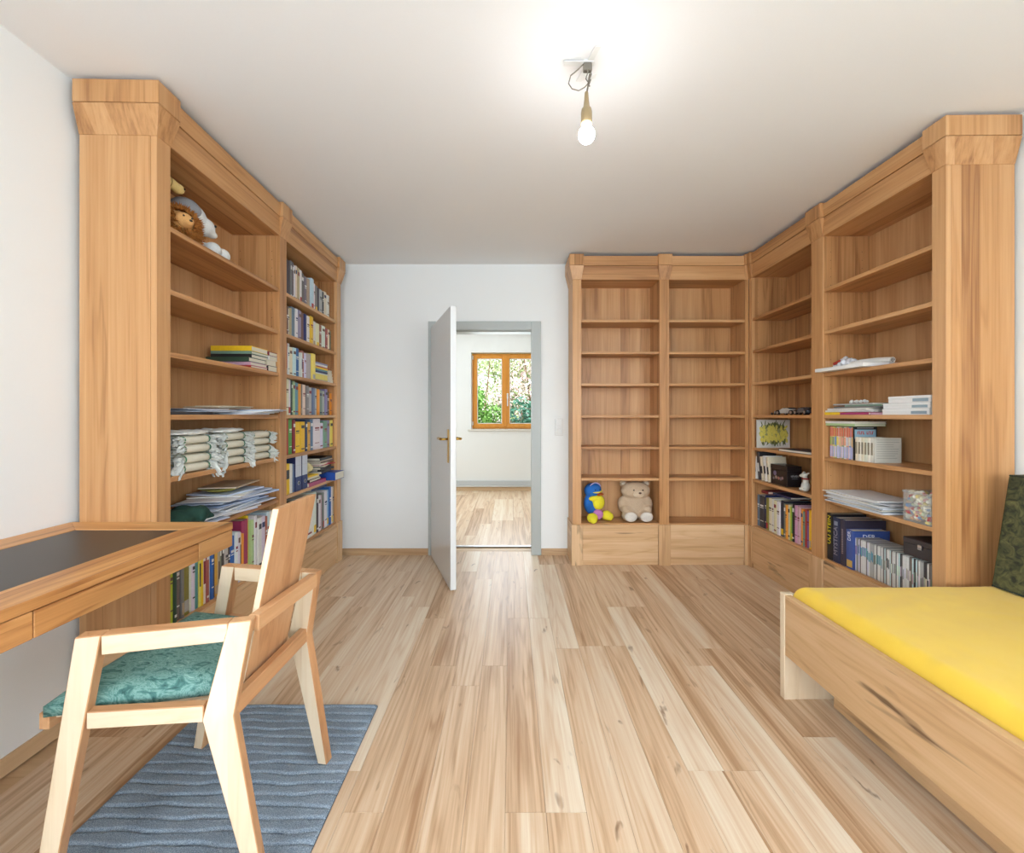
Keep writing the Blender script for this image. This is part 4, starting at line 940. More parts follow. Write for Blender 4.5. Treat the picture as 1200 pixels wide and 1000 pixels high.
for i, px in enumerate((904.5, 908, 911.5)):  # small loose toy wheels beside the cars
    o = obj('toy_wheel', MB().lathe([(.002, -.004), (.009, -.004), (.010, 0), (.009, .004), (.002, .004)], seg=12), M['black'], None, rot=(R(90), 0, FR.rz)); o.location = FR.P(FR.x(px, .03), .03, SH[3] + .0102)
    tag(o, 'tiny black toy wheel, %s from the left beside the toy cars' % ORD[i], 'toy wheel', 'loose black toy wheels')

# nearest right bookcase
xs0 = .796
W_ = (228, 226, 222)
# third shelf: white envelope, crumpled bag, rolled banner
sheet(FR, FR.x(989, .0), .08, SH[2] + .001, .34, .25, .020, .05, (236, 234, 230), 'flat white envelope hanging over the third shelf edge', None, name='envelope', cat='envelope', curl=.001)
o = blend('crumpled_bag', [((0, 0, .02), (.08, .06, .02)), ((-.04, .01, .04), (.04, .045, .035)), ((.05, -.01, .03), (.05, .05, .025)), ((-.01, .02, .05), (.035, .03, .025))], M['sheet'], voxel=.006, disp=.024, dscale=42, color=(226, 226, 230), smooth_it=1)
tag(o, 'crumpled white plastic bag with a red print on the third shelf', 'bag'); o.location = FR.P(FR.x(984, .1), .12, SH[2] + .0215); o.rotation_euler.z = FR.rz
obj('red_print', MB().beam((-.0, -.057, .032), (.055, -.058, .045), (0, .003, 0), (-.003, 0, .008)), plain('print_red', (180, 60, 50), .6), o)
o = empty('paper_roll', FR.P(FR.x(1014, .09), .11, SH[2] + .038), FR.rz + .1, 'long white paper roll lying behind the envelope on the third shelf', 'paper roll')
obj('roll', MB().tube([(-.15, 0, 0), (-.05, 0, .008), (.05, 0, .006), (.14, 0, -.003)], .0165, 14), M['sheet'], o, smooth=False, color=(232, 228, 220))
obj('end_spiral', MB().tube([(.141, .011 * math.cos(a) * (1 - a / 14), -.003 + .011 * math.sin(a) * (1 - a / 14)) for a in [q_ * .5 for q_ in range(20)]], .0012, 5), M['gb'] if 'gb' in M else M['wire'], o)
# fourth shelf: magazines and white boxes
GM = 'magazines on the fourth shelf, near right bookcase'
flat(FR, FR.x(967, .02), FR.x(985, .02), .015, .20, SH[3], .016, C['ye'], 'yellow booklet at the left end of the fourth shelf, near right bookcase', GM, rz=.12)
flat(FR, FR.x(986, .02), FR.x(1018, .02), .012, .22, SH[3], .014, C['mg'], 'magenta magazine right of the yellow booklet, fourth shelf', GM, rz=.03)
flat(FR, FR.x(1020, .03), FR.x(1034, .03), .03, .20, SH[3], .012, C['pk'], 'pink booklet between magenta magazine and white boxes', GM)
zz = SH[3] + .0175
for i, (pa, pb_, c, t) in enumerate([(968, 1021, 'w', .010), (967, 1018, 'w', .012), (978, 1028, 'gr', .008), (990, 1032, 'sage', .008), (976, 1024, 'lg', .008)]):
    flat(FR, FR.x(pa, .02), FR.x(pb_, .02), .02, .25, zz, t, C[c], '%s magazine left of the white cartons, %s from bottom of the pile' % (CN[c], ORD[i]), GM, rz=[.05, -.06, .08, .02, -.03][i], spine='y0'); zz += t + .0006
r5 = random.Random(4)
mb = MB()
for i in range(16): mb.ell((r5.uniform(-.05, .05), r5.uniform(-.02, .02), r5.uniform(.008, .016)), r5.uniform(.007, .011), 8, 5)
o = obj('bead_string', mb, plain('white_beads', (232, 230, 224), .4), smooth=True); tag(o, 'bunch of small white beads on the magazines, fourth shelf', 'beads', kind='stuff'); o.location = FR.P(FR.x(1004, .08), .09, zz - .001); o.rotation_euler.z = FR.rz
z = SH[3]
for i, (pa, pb_, t) in enumerate([(1034, 1089, .030), (1035, 1090, .028), (1041, 1091, .034)]):
    b0, b1 = FR.x(pa, .02), FR.x(pb_, .02)
    w_ = b1 - b0; b_ = empty('white_carton', FR.P((b0 + b1) / 2, .12, z + .0004), FR.rz, 'flat white carton, %s from the bottom, fourth shelf of near right bookcase' % ORD[i], 'box', 'white cartons')
    obj('carton', MB().box(-w_ / 2, w_ / 2, -.10, .10, 0, t * .62), M['sheet'], b_, bevel=.001, color=(232, 232, 230))
    obj('carton_lid', MB().box(-w_ / 2 - .001, w_ / 2 + .001, -.101, .101, t * .62 + .0003, t), M['sheet'], b_, bevel=.001, color=(238, 238, 236))
    obj('carton_sticker', MB().box(w_ / 2 - .09, w_ / 2 - .012, -.1020, -.1005, t * .15, t * .6), M['sheet'], b_, color=(150, 168, 178))
    z += t + .0008
# fifth shelf
XM = lambda px, y=.0: FR.x(px, y)
G5 = 'small books on the fifth shelf, near right bookcase'
cs = [(230, 160, 130), (236, 214, 110), (170, 190, 110), (214, 214, 220), (226, 190, 150), (140, 160, 120), (232, 224, 200), (224, 160, 140), (120, 150, 200), (232, 200, 150)]
nms = ['salmon', 'yellow', 'green', 'white', 'peach', 'olive green', 'ivory', 'coral', 'blue', 'sand']
x0_, x1_ = XM(972.5, .03), XM(1000, .03); t_ = (x1_ - x0_) / 10
for i in range(10):
    o = book(FR, x0_ + i * t_, .03, SH[4] + .0003, t_ - .0006, .19, .125, cs[i], 'small %s striped book, %s from left, fifth shelf, near right bookcase' % (nms[i], ORD[i]), G5)
    for za, zb, c in ((.70, .97, (216, 120, 90)), (.42, .68, cs[(i * 3 + 2) % 10]), (.03, .38, [(190, 190, 226), (170, 180, 214), (214, 206, 226)][i % 3])):
        obj('spine_label', MB().box(t_ * .12, t_ * .82, -.0006, .002, za * .19, zb * .19), M['cover'], o, color=c)
# slipcase on the near side with title panel
sc = empty('book_slipcase', FR.P(x1_ + .001, .026, SH[4]), FR.rz, 'black slipcase with light blue panel and red lettering, fifth shelf', 'slipcase')
obj('slipcase', MB().box(0, .006, 0, .135, 0, .195), M['black'], sc, bevel=.0008)
obj('blue_panel', MB().box(.006, .0066, .006, .128, .125, .178), plain('panel_light_blue', (150, 186, 204), .5), sc)
mbp = MB()
for i in range(9):
    if i == 4: continue
    y_ = .022 + i * .0105; mbp.box(.0066, .0073, y_, y_ + .0035, .150, .168).box(.0066, .0073, y_ + .0035, y_ + .008, .150 if i % 2 else .164, .154 if i % 2 else .168)
o = obj('red_lettering', mbp, plain('lettering_red', (196, 60, 40), .5), sc); o['kind'] = 'stuff'
obj('title_line', MB().box(.006, .0066, .02, .115, .1855, .1885), plain('lettering_white', (190, 190, 190), .5), sc)
G5b = 'cream spined volumes on the fifth shelf, near right bookcase'
x2_, x3_ = x1_ + .010, XM(1023.5, .03); t_ = (x3_ - x2_) / 6
for i in range(6):
    o = book(FR, x2_ + i * t_, .03, SH[4] + .0003, t_ - .0006, .135, .14, [(226, 212, 186), (232, 226, 212), (222, 214, 190), (216, 218, 200), (236, 230, 216), (214, 210, 198)][i],
         'low cream spined volume, %s from the left beside the black slipcase' % ORD[i], G5b, lab=((150, 140, 120), [(.3, .8)]))
mT = plain('print_grey', (120, 120, 112), .7)
o = empty('printed_carton', FR.P(x3_ + .001, .03, SH[4]), FR.rz, 'pale printed carton with lines of small print, fifth shelf, near right bookcase', 'box')
obj('carton', MB().box(0, .008, 0, .145, 0, .137), plain('carton_pale_grey', (206, 204, 192), .6), o, bevel=.001)
mb = MB(); rq = random.Random(2)
for i in range(9): mb.box(.008, .0084, .01, .01 + rq.uniform(.09, .125), .125 - i * .0125, .1265 - i * .0125)
x_ = obj('print_lines', mb, mT, o); x_['kind'] = 'stuff'
flat(FR, XM(967, .02), XM(1001, .02) + .004, .018, .20, SH[4] + .1965, .014, C['lgn'], 'white and green book lying across the small books, fifth shelf', None, spine='y0')
flat(FR, XM(967, .02) + .002, XM(1001, .02) + .006, .016, .20, SH[4] + .2112, .013, C['w'], 'white book topmost above the small books, fifth shelf', None, spine='y0')
# sixth shelf: magazine heap and clear box of beads
GP = 'magazine heap on the sixth shelf, near right bookcase'
zz = SH[5]
xa_, xb_ = XM(967, .0), XM(1057, .0); cc = (xa_ + xb_) / 2
for i in range(11):
    t = [.004, .006, .003, .005, .007, .003, .004, .006, .004, .003, .005][i]
    c = [(222, 224, 228), (206, 214, 222), (232, 230, 224), (214, 208, 196), (226, 228, 232), (196, 200, 206), (234, 232, 228), (216, 212, 204), (226, 226, 232), (236, 232, 222), (230, 230, 230)][i]
    sheet(FR, cc - .03 + [.0, .02, -.01, .03, -.02, .01, .0, -.03, .02, -.02, .01][i] - (.012 if i > 6 else 0), .105 - (.01 if i % 3 == 0 else 0), zz, .40 - .02 * (i % 4), .235, t, [.02, -.05, .06, -.02, .04, -.08, .05, -.03, .09, .02, -.05][i], c,
          'white magazine, %s from bottom of the heap beside the bead box' % ORD[i], GP, name='magazine', cat='magazine', curl=[0, 0, .001, 0, 0, .002, 0, .001, .003, .004, .004][i], nx=8)
    zz += t + .0006 + [0, 0, .001, 0, 0, .001, 0, .001, .001, .001, .001][i]
b0, b1 = XM(1059, .01), XM(1106, .0)
b1 = min(b1, .794 + .688); w_ = b1 - b0
bxx = empty('bead_box', FR.P((b0 + b1) / 2, .09, SH[5] + .0003), FR.rz, 'clear plastic box full of colourful beads on the sixth shelf', 'box')
m, nt, b = newmat('clear_plastic'); b.inputs['Roughness'].default_value = .18; b.inputs['Transmission Weight'].default_value = .85; b.inputs['IOR'].default_value = 1.12; b.inputs['Base Color'].default_value = (.95, .95, .93, 1)
M['clear'] = m
hx = w_ / 2 - .004
def taper_shell(hx, hy0, hy1, z0, z1, t, mb):
    for (ax0, ax1, ay0, ay1) in ((-hx, hx, -hy0, -hy0 + t), (-hx, hx, hy1 - t, hy1), (-hx, -hx + t, -hy0, hy1), (hx - t, hx, -hy0, hy1)): mb.box(ax0, ax1, ay0, ay1, z0, z1)
    mb.box(-hx, hx, -hy0, hy1, z0, z0 + t); return mb
obj('tub', taper_shell(hx, .085, .085, 0, .145, .002, MB()), M['clear'], bxx)
obj('tub_rim', MB().box(-hx - .004, hx + .004, -.09, -.082, .140, .150).box(-hx - .004, hx + .004, .082, .09, .140, .150).box(-hx - .004, -hx + .004, -.082, .082, .140, .150).box(hx - .004, hx + .004, -.082, .082, .140, .150), M['clear'], bxx, bevel=.001)
bc = [(200, 70, 74), (232, 230, 214), (236, 232, 220), (120, 150, 190), (226, 206, 130), (230, 226, 210), (214, 150, 150), (190, 200, 170), (222, 214, 180), (226, 186, 150)]
rz_ = random.Random(8)
for ci, c in enumerate(bc):
    mb = MB()
    for i in range(15):
        q_ = rz_.random(); y_ = -.074 if q_ < .55 else rz_.uniform(-.07, .07); x__ = rz_.uniform(-hx + .012, hx - .012); z_ = rz_.uniform(.012, .128)
        if .55 <= q_ < .75: x__ = hx - .013
        elif q_ >= .75: z_ = rz_.uniform(.12, .142)
        rr_ = rz_.uniform(.010, .0155); mb.ell((x__, y_ + .001, z_), (rr_, rr_, rr_ * rz_.uniform(.6, 1)), 8, 6)
    o = obj('beads', mb, plain('bead_%d' % ci, c, .3), bxx, smooth=True); o['kind'] = 'stuff'

# bottom compartment: big books, discs, dark case
XQ = lambda v, y=.0: FR.x(960 + v / 7.69, y)
GQ = None
def bigbook(v0, v1, h, d, col, label, y=.02):
    xa = max(XQ(v0, y), .798); xb = XQ(v1, y); return book(FR, xa, y, BASE + .0003, xb - xa - .0015, h, d, col, label, GQ), xb - xa - .0015
TX = R(90)
def spine_text(o, t, s, size, zc, col, name='spine_title', sx=1):
    # lettering running up the spine
    return text(name, s, size, plain('ink_' + name + s[:3].replace(' ', ''), col, .5), o, (t / 2, -.0008, zc), (R(90), R(-90), 0), sx=sx)
o, t = bigbook(52, 118, .285, .21, (30, 30, 34), 'tall black book with yellow vertical lettering at the bottom, near right bookcase')
spine_text(o, t, 'ULI STEIN', t * .75, .185, (236, 220, 40), sx=1.2)
o, t = bigbook(120, 182, .272, .22, (44, 50, 78), 'tall blue-black book titled Mystica at the bottom, near right bookcase')
spine_text(o, t, 'MYSTICA', t * .80, .13, (150, 146, 160))
obj('spine_emblem', MB().box(t * .25, t * .75, -.0007, .001, .225, .25), M['cover'], o, color=(140, 146, 166))
o, t = bigbook(184, 236, .272, .24, (52, 48, 66), 'tall dark violet book between the Mystica book and the blue book')
mbp = MB()
for i in range(15): mbp.box(t * .36, t * .62, -.0009, .001, .07 + i * .010, .0765 + i * .010)
q_ = obj('spine_title', mbp, M['cover'], o, color=(140, 124, 128)); q_['kind'] = 'stuff'
o, t = bigbook(238, 308, .225, .21, (60, 84, 150), 'blue book lettered DER, beside the row of disc cases')
spine_text(o, t, 'DER', t * .55, .19, (220, 224, 236), 'spine_title_small')
obj('spine_label', MB().box(t * .15, t * .85, -.0007, .001, .01, .05), M['cover'], o, color=(206, 170, 90))
text('cover_title', 'DER', .040, plain('ink_white', (226, 228, 232), .5), o, (t + .0006, .09, .19), (R(90), 0, R(90)))
# disc cases
x0_, x1_ = XQ(312, .03), .794 + .688; n = 58; t_ = (x1_ - x0_) / n
prot = MB().box(0, t_ - .0008, 0, .135, 0, .19).mesh('disc_case', M['cover'], bevel=.0006)
lab1 = MB().box(t_ * .06, t_ * .84, -.0005, .001, .006, .184).mesh('spine_card', M['cover']); lab2 = MB().box(t_ * .1, t_ * .8, -.0008, .001, .08, .13).mesh('spine_title', M['cover'])
pool = ['lg', 'w', 'gr', 'w', 'lg', 'tw', 'gb', 'w', 'wl', 'gr', 'dg']
mid_ = ['lv', 'lv', 'pu', 'bl', 'lv', 'bl', 'te', 'bl', 'te', 'bl', 'te', 'te', 'te', 'te', 'te', 'te', 'gr', 'gr', 'te', 'te', 'te', 'te', 'lg', 'gr', 'lg', 'lg', 'dg', 'gr', 'lg', 'w']
for i in range(n):
    o = link('disc_case', prot, None, FR.P(x0_ + i * t_, .03 + rq.uniform(-.001, .002), BASE + .0003), (0, 0, FR.rz)); c = C[rq.choice(pool)]
    tag(o, 'thin disc case, %s from left, right of the blue DER book' % ORD[i], 'disc case', 'disc cases in a row'); o.color = lin([v * .85 for v in c])
    a = link('spine_card', lab1, o); a.color = lin(c)
    a = link('spine_title', lab2, o); cm = C[mid_[i]] if i < len(mid_) else C[rq.choice(['lg', 'w', 'gr'])]
    a.color = lin([min(255, v + rq.uniform(-14, 14)) for v in cm]); a.location.z = -i * .0007 + .02 + rq.uniform(-.01, .01)
b0 = XM(1059, .05)
cs_ = empty('dark_case', FR.P((b0 + x1_) / 2, .095, BASE + .1935), FR.rz, 'dark grey hinged case with small clasp on the disc cases', 'case')
w_ = (x1_ - b0) / 2 - .002; mC = plain('case_dark_grey', (62, 56, 58), .45)
obj('case_body', MB().box(-w_, w_, -.05, .14, 0, .062), mC, cs_, bevel=.002)
obj('case_lid', MB().box(-w_, w_, -.052, .142, .0625, .088), mC, cs_, bevel=.003)
obj('clasp', MB().box(-.010, .010, -.057, -.051, .045, .068).lathe([(.0, 0), (.006, 0), (.006, .004), (0, .004)], (0, -.059, .05), 10), M['steel'], cs_)

# ------------------------------------------------------------------ desk
DXR, DXL, DY1, DY0 = -1.11, None, 1.682, -.15
dk = empty('desk', (DXR, DY0, 0), 0, 'wooden wall desk with black inlaid writing surface, beside near left bookcase', 'desk')
TZ = .815; L_ = DY1 - DY0; wl0 = xl(DY0) + .006 - DXR; wl1 = xl(DY1) + .006 - DXR
ix0, ix1 = -1.62 - DXR, -1.232 - DXR; iy1 = 1.567 - DY0; iy0 = .14
def brd(name, poly, ax): obj(name, MB().prism(poly, TZ - .028, TZ), M['desk_' + ax], dk, bevel=.0015)
brd('edge_board', [(ix1, iy0), (0, 0), (0, L_), (ix1, iy1)], 'y')
brd('edge_board', [(ix0, iy1), (ix1, iy1), (0, L_), (wl1, L_)], 'x')
brd('edge_board', [(wl0, 0), (ix0, iy0), (ix0, iy1), (wl1, L_)], 'y')
brd('edge_board', [(wl0, 0), (0, 0), (ix1, iy0), (ix0, iy0)], 'x')
obj('writing_surface', MB().box(ix0 - .001, ix1 + .001, iy0 - .001, iy1 + .001, TZ - .02, TZ - .0015), M['inlay'], dk)
seams = [0.03, .43, .981, 1.502]
ys = [-.148, .40, .981, 1.502, 1.682]
for i in range(4):
    a, b_ = ys[i] - DY0 + .0012, ys[i + 1] - DY0 - .0012
    nm = 'drawer_front' if i < 3 else 'corner_block'
    obj(nm, MB().box(-.022, -.0015, a, b_, .72, TZ - .0305), M['desk_y'], dk, bevel=.0015)
    if i < 3: obj('drawer_box', MB().box(-.42, -.0235, a + .02, b_ - .02, .735, TZ - .034), M['pale_y'], dk)
obj('apron', MB().box(wl1 + .02, -.0235, L_ - .022, L_ - .001, .72, TZ - .029), M['desk_x'], dk)
obj('apron', MB().box(wl0 + .04, -.0235, .001, .022, .72, TZ - .029), M['desk_x'], dk)
for y_ in (.0225, 1.20): obj('wall_bracket', MB().box(wl0 + .05, wl0 + .085, y_, min(y_ + .5, L_ - .03), .70, TZ - .029), M['desk_y'], dk)
obj('end_leg', MB().box(wl0 + .04, -.06, .023, .05, 0, .7195), M['desk_z'], dk, bevel=.002)

# ------------------------------------------------------------------ carpet runner
cw, cl = .725, 1.25; cx0, cy1 = -1.292, 1.792
nx_, ny_ = 74, 330
vs = []; fs = []; rc = random.Random(2)
sp_ = .0405; ph_ = [rc.uniform(0, 6.28) for _ in range(80)]
for j in range(ny_ + 1):
    y = j / ny_ * cl
    for i in range(nx_ + 1):
        x = i / nx_ * cw
        yy = (cl - y) / sp_; kk = int(yy); ff = yy - kk
        # narrow grooves with an intermittent, waving depth
        wob = .10 * math.sin(x * 19 + ph_[kk]) + .05 * math.sin(x * 43 + ph_[kk + 1])
        g = math.exp(-((ff - .5 - wob) / .085) ** 2)
        dep = .55 + .45 * math.sin(x * 24 + ph_[kk + 2] * 2) * math.sin(x * 9 + ph_[kk])
        z = .013 + .0007 * math.sin((ff - wob) * 6.28) - g * (.0015 + .0095 * dep)
        if i in (0, nx_) or j in (0, ny_): z = .006
        z += .0007 * mnoise.noise(Vector((x * 90, y * 90, 0)))
        vs.append((x, y, z))
for j in range(ny_):
    for i in range(nx_):
        a = j * (nx_ + 1) + i; fs.append((a, a + 1, a + nx_ + 2, a + nx_ + 1))
mc, nt, b = newmat('ribbed_blue_carpet'); b.inputs['Roughness'].default_value = .95
tc = N(nt, 'ShaderNodeTexCoord'); nz = N(nt, 'ShaderNodeTexNoise'); nz.inputs['Scale'].default_value = 380; nz.inputs['Detail'].default_value = 3
nz2 = N(nt, 'ShaderNodeTexNoise'); nz2.inputs['Scale'].default_value = 10
nt.links.new(tc.outputs['Object'], nz.inputs['Vector']); nt.links.new(tc.outputs['Object'], nz2.inputs['Vector'])
cr = N(nt, 'ShaderNodeValToRGB'); e = cr.color_ramp.elements; e[0].position = .32; e[0].color = lin((80, 95, 112)); e[1].position = .68; e[1].color = lin((172, 186, 198))
nt.links.new(math_n(nt, 'ADD', math_n(nt, 'MULTIPLY', nz.outputs['Fac'], .85), math_n(nt, 'MULTIPLY', nz2.outputs['Fac'], .15)), cr.inputs[0]); nt.links.new(cr.outputs[0], b.inputs['Base Color'])
bp = N(nt, 'ShaderNodeBump'); bp.inputs['Strength'].default_value = .5; bp.inputs['Distance'].default_value = .002; nt.links.new(nz.outputs['Fac'], bp.inputs['Height']); nt.links.new(bp.outputs[0], b.inputs['Normal'])
mb = MB(); mb.add(vs, fs)
rug = empty('carpet_runner', (cx0, cy1 - cl, 0), 0, 'grey-blue ribbed carpet runner under the chair', 'carpet')
link('pile', mb.mesh('pile', mc, smooth=True), rug)
obj('backing', MB().box(0, cw, 0, cl, .0003, .0055), plain('carpet_backing', (70, 84, 104), .9), rug)

# ------------------------------------------------------------------ chair
ch = empty('armchair', (-.90, 1.29, 0), 0, 'pale wooden armchair with green marbled seat at the desk', 'chair')
O = Vector((-.90, 1.29, 0))
def V_(x, y, z): return Vector((x, y, z)) - O
FZ = .0135
NF, NR, FR_, FF = (-1.072, 1.046), (-.692, 1.135), (-.671, 1.474), (-1.047, 1.542)
NFb, NRb, FRb, FFb = (-1.129, 1.010), (-.655, 1.100), (-.691 + .03, 1.497), (-1.150, 1.566)
def facecol(o, lat):
    """sapwood on the outer faces of the laminated frame, heartwood on the narrow faces"""
    lat = Vector(lat).normalized()
    for p in o.data.polygons: p.material_index = 0 if abs(p.normal.dot(lat)) > .75 else 1
def hx(mb, pts_b, pts_t): mb.hexa(pts_b, pts_t); return mb
def frame_side(F, Rr, Fb, Rb, sgn):
    F_, R_ = Vector((*F, 0)), Vector((*Rr, 0)); u = (R_ - F_).normalized(); lat = Vector((-u.y, u.x, 0)) * (1 if sgn > 0 else -1)
    th = lat * .017
    def seg(name, a, wa, b_, wb, mat='z'):
        a, b_ = Vector(a) - O, Vector(b_) - O
        mb = MB(); c = lambda p, w_: [p - u * w_ - th, p + u * w_ - th, p + u * w_ + th, p - u * w_ + th]
        mb.hexa(c(a, wa), c(b_, wb)); o = obj(name, mb, [M['pale_' + mat], M['warm_' + mat]], ch, bevel=.002); facecol(o, lat); return o
    f = u * .03
    # front leg, tapering down
    seg('leg', (F[0] + u.x * .028, F[1] + u.y * .028, .6955), .027, (Fb[0], Fb[1], FZ), .018)
    # rear leg in two raking pieces with a knee at seat height
    kx = (Rr[0] + Rb[0]) / 2 - u.x * .085; ky = (Rr[1] + Rb[1]) / 2 - u.y * .085
    mb = MB(); th_ = th
    def ring(p, w_): p = Vector(p) - O; return [p - u * w_ - th_, p + u * w_ - th_, p + u * w_ + th_, p - u * w_ + th_]
    rr_ = [ring((Rb[0], Rb[1], FZ), .017), ring((kx, ky, .462), .036), ring((Rr[0] - u.x * .028, Rr[1] - u.y * .028, .6955), .027)]
    vs = sum(rr_, []); fs = [(3, 2, 1, 0), (8, 9, 10, 11)]
    for q_ in (0, 4): fs += [(q_ + i, q_ + (i + 1) % 4, q_ + 4 + (i + 1) % 4, q_ + 4 + i) for i in range(4)]
    mb.add(vs, fs); o = obj('leg', mb, [M['pale_z'], M['warm_z']], ch, bevel=.002); facecol(o, lat)
    # armrest
    a = Vector((F[0], F[1], 0)) + u * .0555; b_ = Vector((Rr[0], Rr[1], 0)) - u * .0565
    mb = MB(); zt, zb_ = .695, .646
    P = lambda p, z_, s_: Vector((p.x, p.y, z_)) + th * s_ - O
    mb.hexa([P(a, zb_, -1), P(b_, zb_, -1), P(b_, zb_, 1), P(a, zb_, 1)], [P(a, zt, -1.1), P(b_, zt, -1.1), P(b_, zt, 1.1), P(a, zt, 1.1)])
    o = obj('armrest', mb, [M['pale_x'], M['warm_x']], ch, bevel=.002); facecol(o, lat)
    # seat side rail
    fk = F_ + (Vector((*Fb, 0)) - F_) * .30
    a = Vector((fk.x, fk.y, 0)) + u * .046; b_ = Vector((kx, ky, 0)) - u * .034
    th2 = th * .8; P2 = lambda p, z_, s_: Vector((p.x, p.y, z_)) + th2 * s_ - O
    mb = MB(); mb.hexa([P2(a, .470, -1), P2(b_, .455, -1), P2(b_, .455, 1), P2(a, .470, 1)], [P2(a, .512, -1), P2(b_, .497, -1), P2(b_, .497, 1), P2(a, .512, 1)])
    o = obj('side_rail', mb, [M['pale_x'], M['warm_x']], ch, bevel=.002); facecol(o, lat)
    for b3 in (Fb, Rb):
        obj('glide', MB().lathe([(.0, 0), (.011, 0), (.012, .002), (.0, .0022)], tuple(Vector((b3[0], b3[1], FZ - .0022)) - O), 12), M['white_plastic'], ch)
    return kx, ky
kn = frame_side(NF, NR, NFb, NRb, 1); kf = frame_side(FF, FR_, FFb, FRb, -1)
# rails at the back
def rail(name, a, b_, z0, z1, t, mat='y'):
    a, b_ = Vector((*a, 0)), Vector((*b_, 0)); u = (b_ - a).normalized(); n = Vector((u.y, -u.x, 0)) * t / 2
    P = lambda p, z_, s_: Vector((p.x, p.y, z_)) + n * s_ - O
    return obj(name, MB().hexa([P(a, z0, -1), P(b_, z0, -1), P(b_, z0, 1), P(a, z0, 1)], [P(a, z1, -1), P(b_, z1, -1), P(b_, z1, 1), P(a, z1, 1)]), M['warm_' + mat], ch, bevel=.002)
rail('top_back_rail', (NR[0] - .012, NR[1] + .018), (FR_[0] - .012, FR_[1] - .018), .650, .6945, .028)
rail('lower_back_rail', (kn[0] + .02, kn[1] + .018), (kf[0] + .02, kf[1] - .018), .445, .493, .026)
# backrest panel, tilted
def tp(x, y, z): return Vector((x, y, z)) - O
nn = .0085
b0 = [(-.770, 1.200, .470), (-.770, 1.428, .470)]; t0 = [(-.668, 1.196, .975), (-.668, 1.424, .975)]
mb = MB(); th = .0095
mb.hexa([tp(b0[0][0] - th, b0[0][1], b0[0][2]), tp(b0[0][0] + th, b0[0][1], b0[0][2]), tp(b0[1][0] + th, b0[1][1], b0[1][2]), tp(b0[1][0] - th, b0[1][1], b0[1][2])],
        [tp(t0[0][0] - th, t0[0][1], t0[0][2]), tp(t0[0][0] + th, t0[0][1], t0[0][2]), tp(t0[1][0] + th, t0[1][1], t0[1][2]), tp(t0[1][0] - th, t0[1][1], t0[1][2])])
o = obj('backrest', mb, [M['pale_z'], M['warm_z']], ch, bevel=.0015); facecol(o, (0, 1, 0))
# seat: frame front rail, cushion
fa, fb_ = Vector((-1.178, 1.062, 0)), Vector((-1.165, 1.548, 0))
rail('front_rail', (fa.x, fa.y), (fb_.x, fb_.y), .447, .489, .026)
M['seatfab'] = None
m, nt, b = newmat('green_marbled_fabric'); b.inputs['Roughness'].default_value = .75
tc = N(nt, 'ShaderNodeTexCoord'); mp = N(nt, 'ShaderNodeMapping'); mp.inputs['Scale'].default_value = (9, 17, 9); nt.links.new(tc.outputs['Object'], mp.inputs[0])
nz = N(nt, 'ShaderNodeTexNoise'); nz.inputs['Scale'].default_value = 1.6; nz.inputs['Detail'].default_value = 6; nz.inputs['Distortion'].default_value = 2.6; nz.inputs['Roughness'].default_value = .65
nt.links.new(mp.outputs[0], nz.inputs['Vector'])
cr = N(nt, 'ShaderNodeValToRGB'); e = cr.color_ramp.elements; e[0].position = .30; e[0].color = lin((42, 84, 82)); e[1].position = .72; e[1].color = lin((164, 200, 188))
q_ = e.new(.44); q_.color = lin((78, 128, 120)); q_ = e.new(.52); q_.color = lin((132, 172, 162)); q_ = e.new(.57); q_.color = lin((86, 134, 126))
nt.links.new(nz.outputs['Fac'], cr.inputs[0]); nt.links.new(cr.outputs[0], b.inputs['Base Color']); M['seatfab'] = m
cor = [(-1.166, 1.050), (-.790, 1.140), (-.785, 1.462), (-1.160, 1.552)]
n = 18; vs = []; fs = []
def bil(u, v): 
    a = Vector(cor[0]).lerp(Vector(cor[1]), u); b_ = Vector(cor[3]).lerp(Vector(cor[2]), u); return a.lerp(b_, v)
for j in range(n + 1):
    for i in range(n + 1):
        u, v = i / n, j / n; p = bil(u, v); ed = min(u, 1 - u, v, 1 - v)
        z = .514 + .024 * (1 - math.exp(-ed * 26)) + .006 * math.sin(math.pi * u) * math.sin(math.pi * v)
        vs.append(tp(p.x, p.y, z))
for j in range(n):
    for i in range(n): a = j * (n + 1) + i; fs.append((a, a + 1, a + n + 2, a + n + 1))
k0 = len(vs); rim = [i for i in range(n + 1)] + [j * (n + 1) + n for j in range(1, n + 1)] + [n * (n + 1) + i for i in range(n - 1, -1, -1)] + [j * (n + 1) for j in range(n - 1, 0, -1)]
for i in rim: q_ = vs[i]; vs.append(Vector((q_.x, q_.y, .4865 - O.z)))
m_ = len(rim)
for i in range(m_): fs.append((rim[i], rim[(i + 1) % m_], k0 + (i + 1) % m_, k0 + i))
fs.append(tuple(range(k0, k0 + m_)))
mb = MB(); mb.add(vs, fs); obj('seat_cushion', mb, M['seatfab'], ch, smooth=True, bevel=0)
obj('seat_board', MB().hexa([tp(-1.16, 1.075, .470), tp(-.775, 1.16, .470), tp(-.765, 1.44, .470), tp(-1.15, 1.54, .470)], [tp(-1.16, 1.075, .486), tp(-.775, 1.16, .486), tp(-.765, 1.44, .486), tp(-1.15, 1.54, .486)]), M['pale_x'], ch)

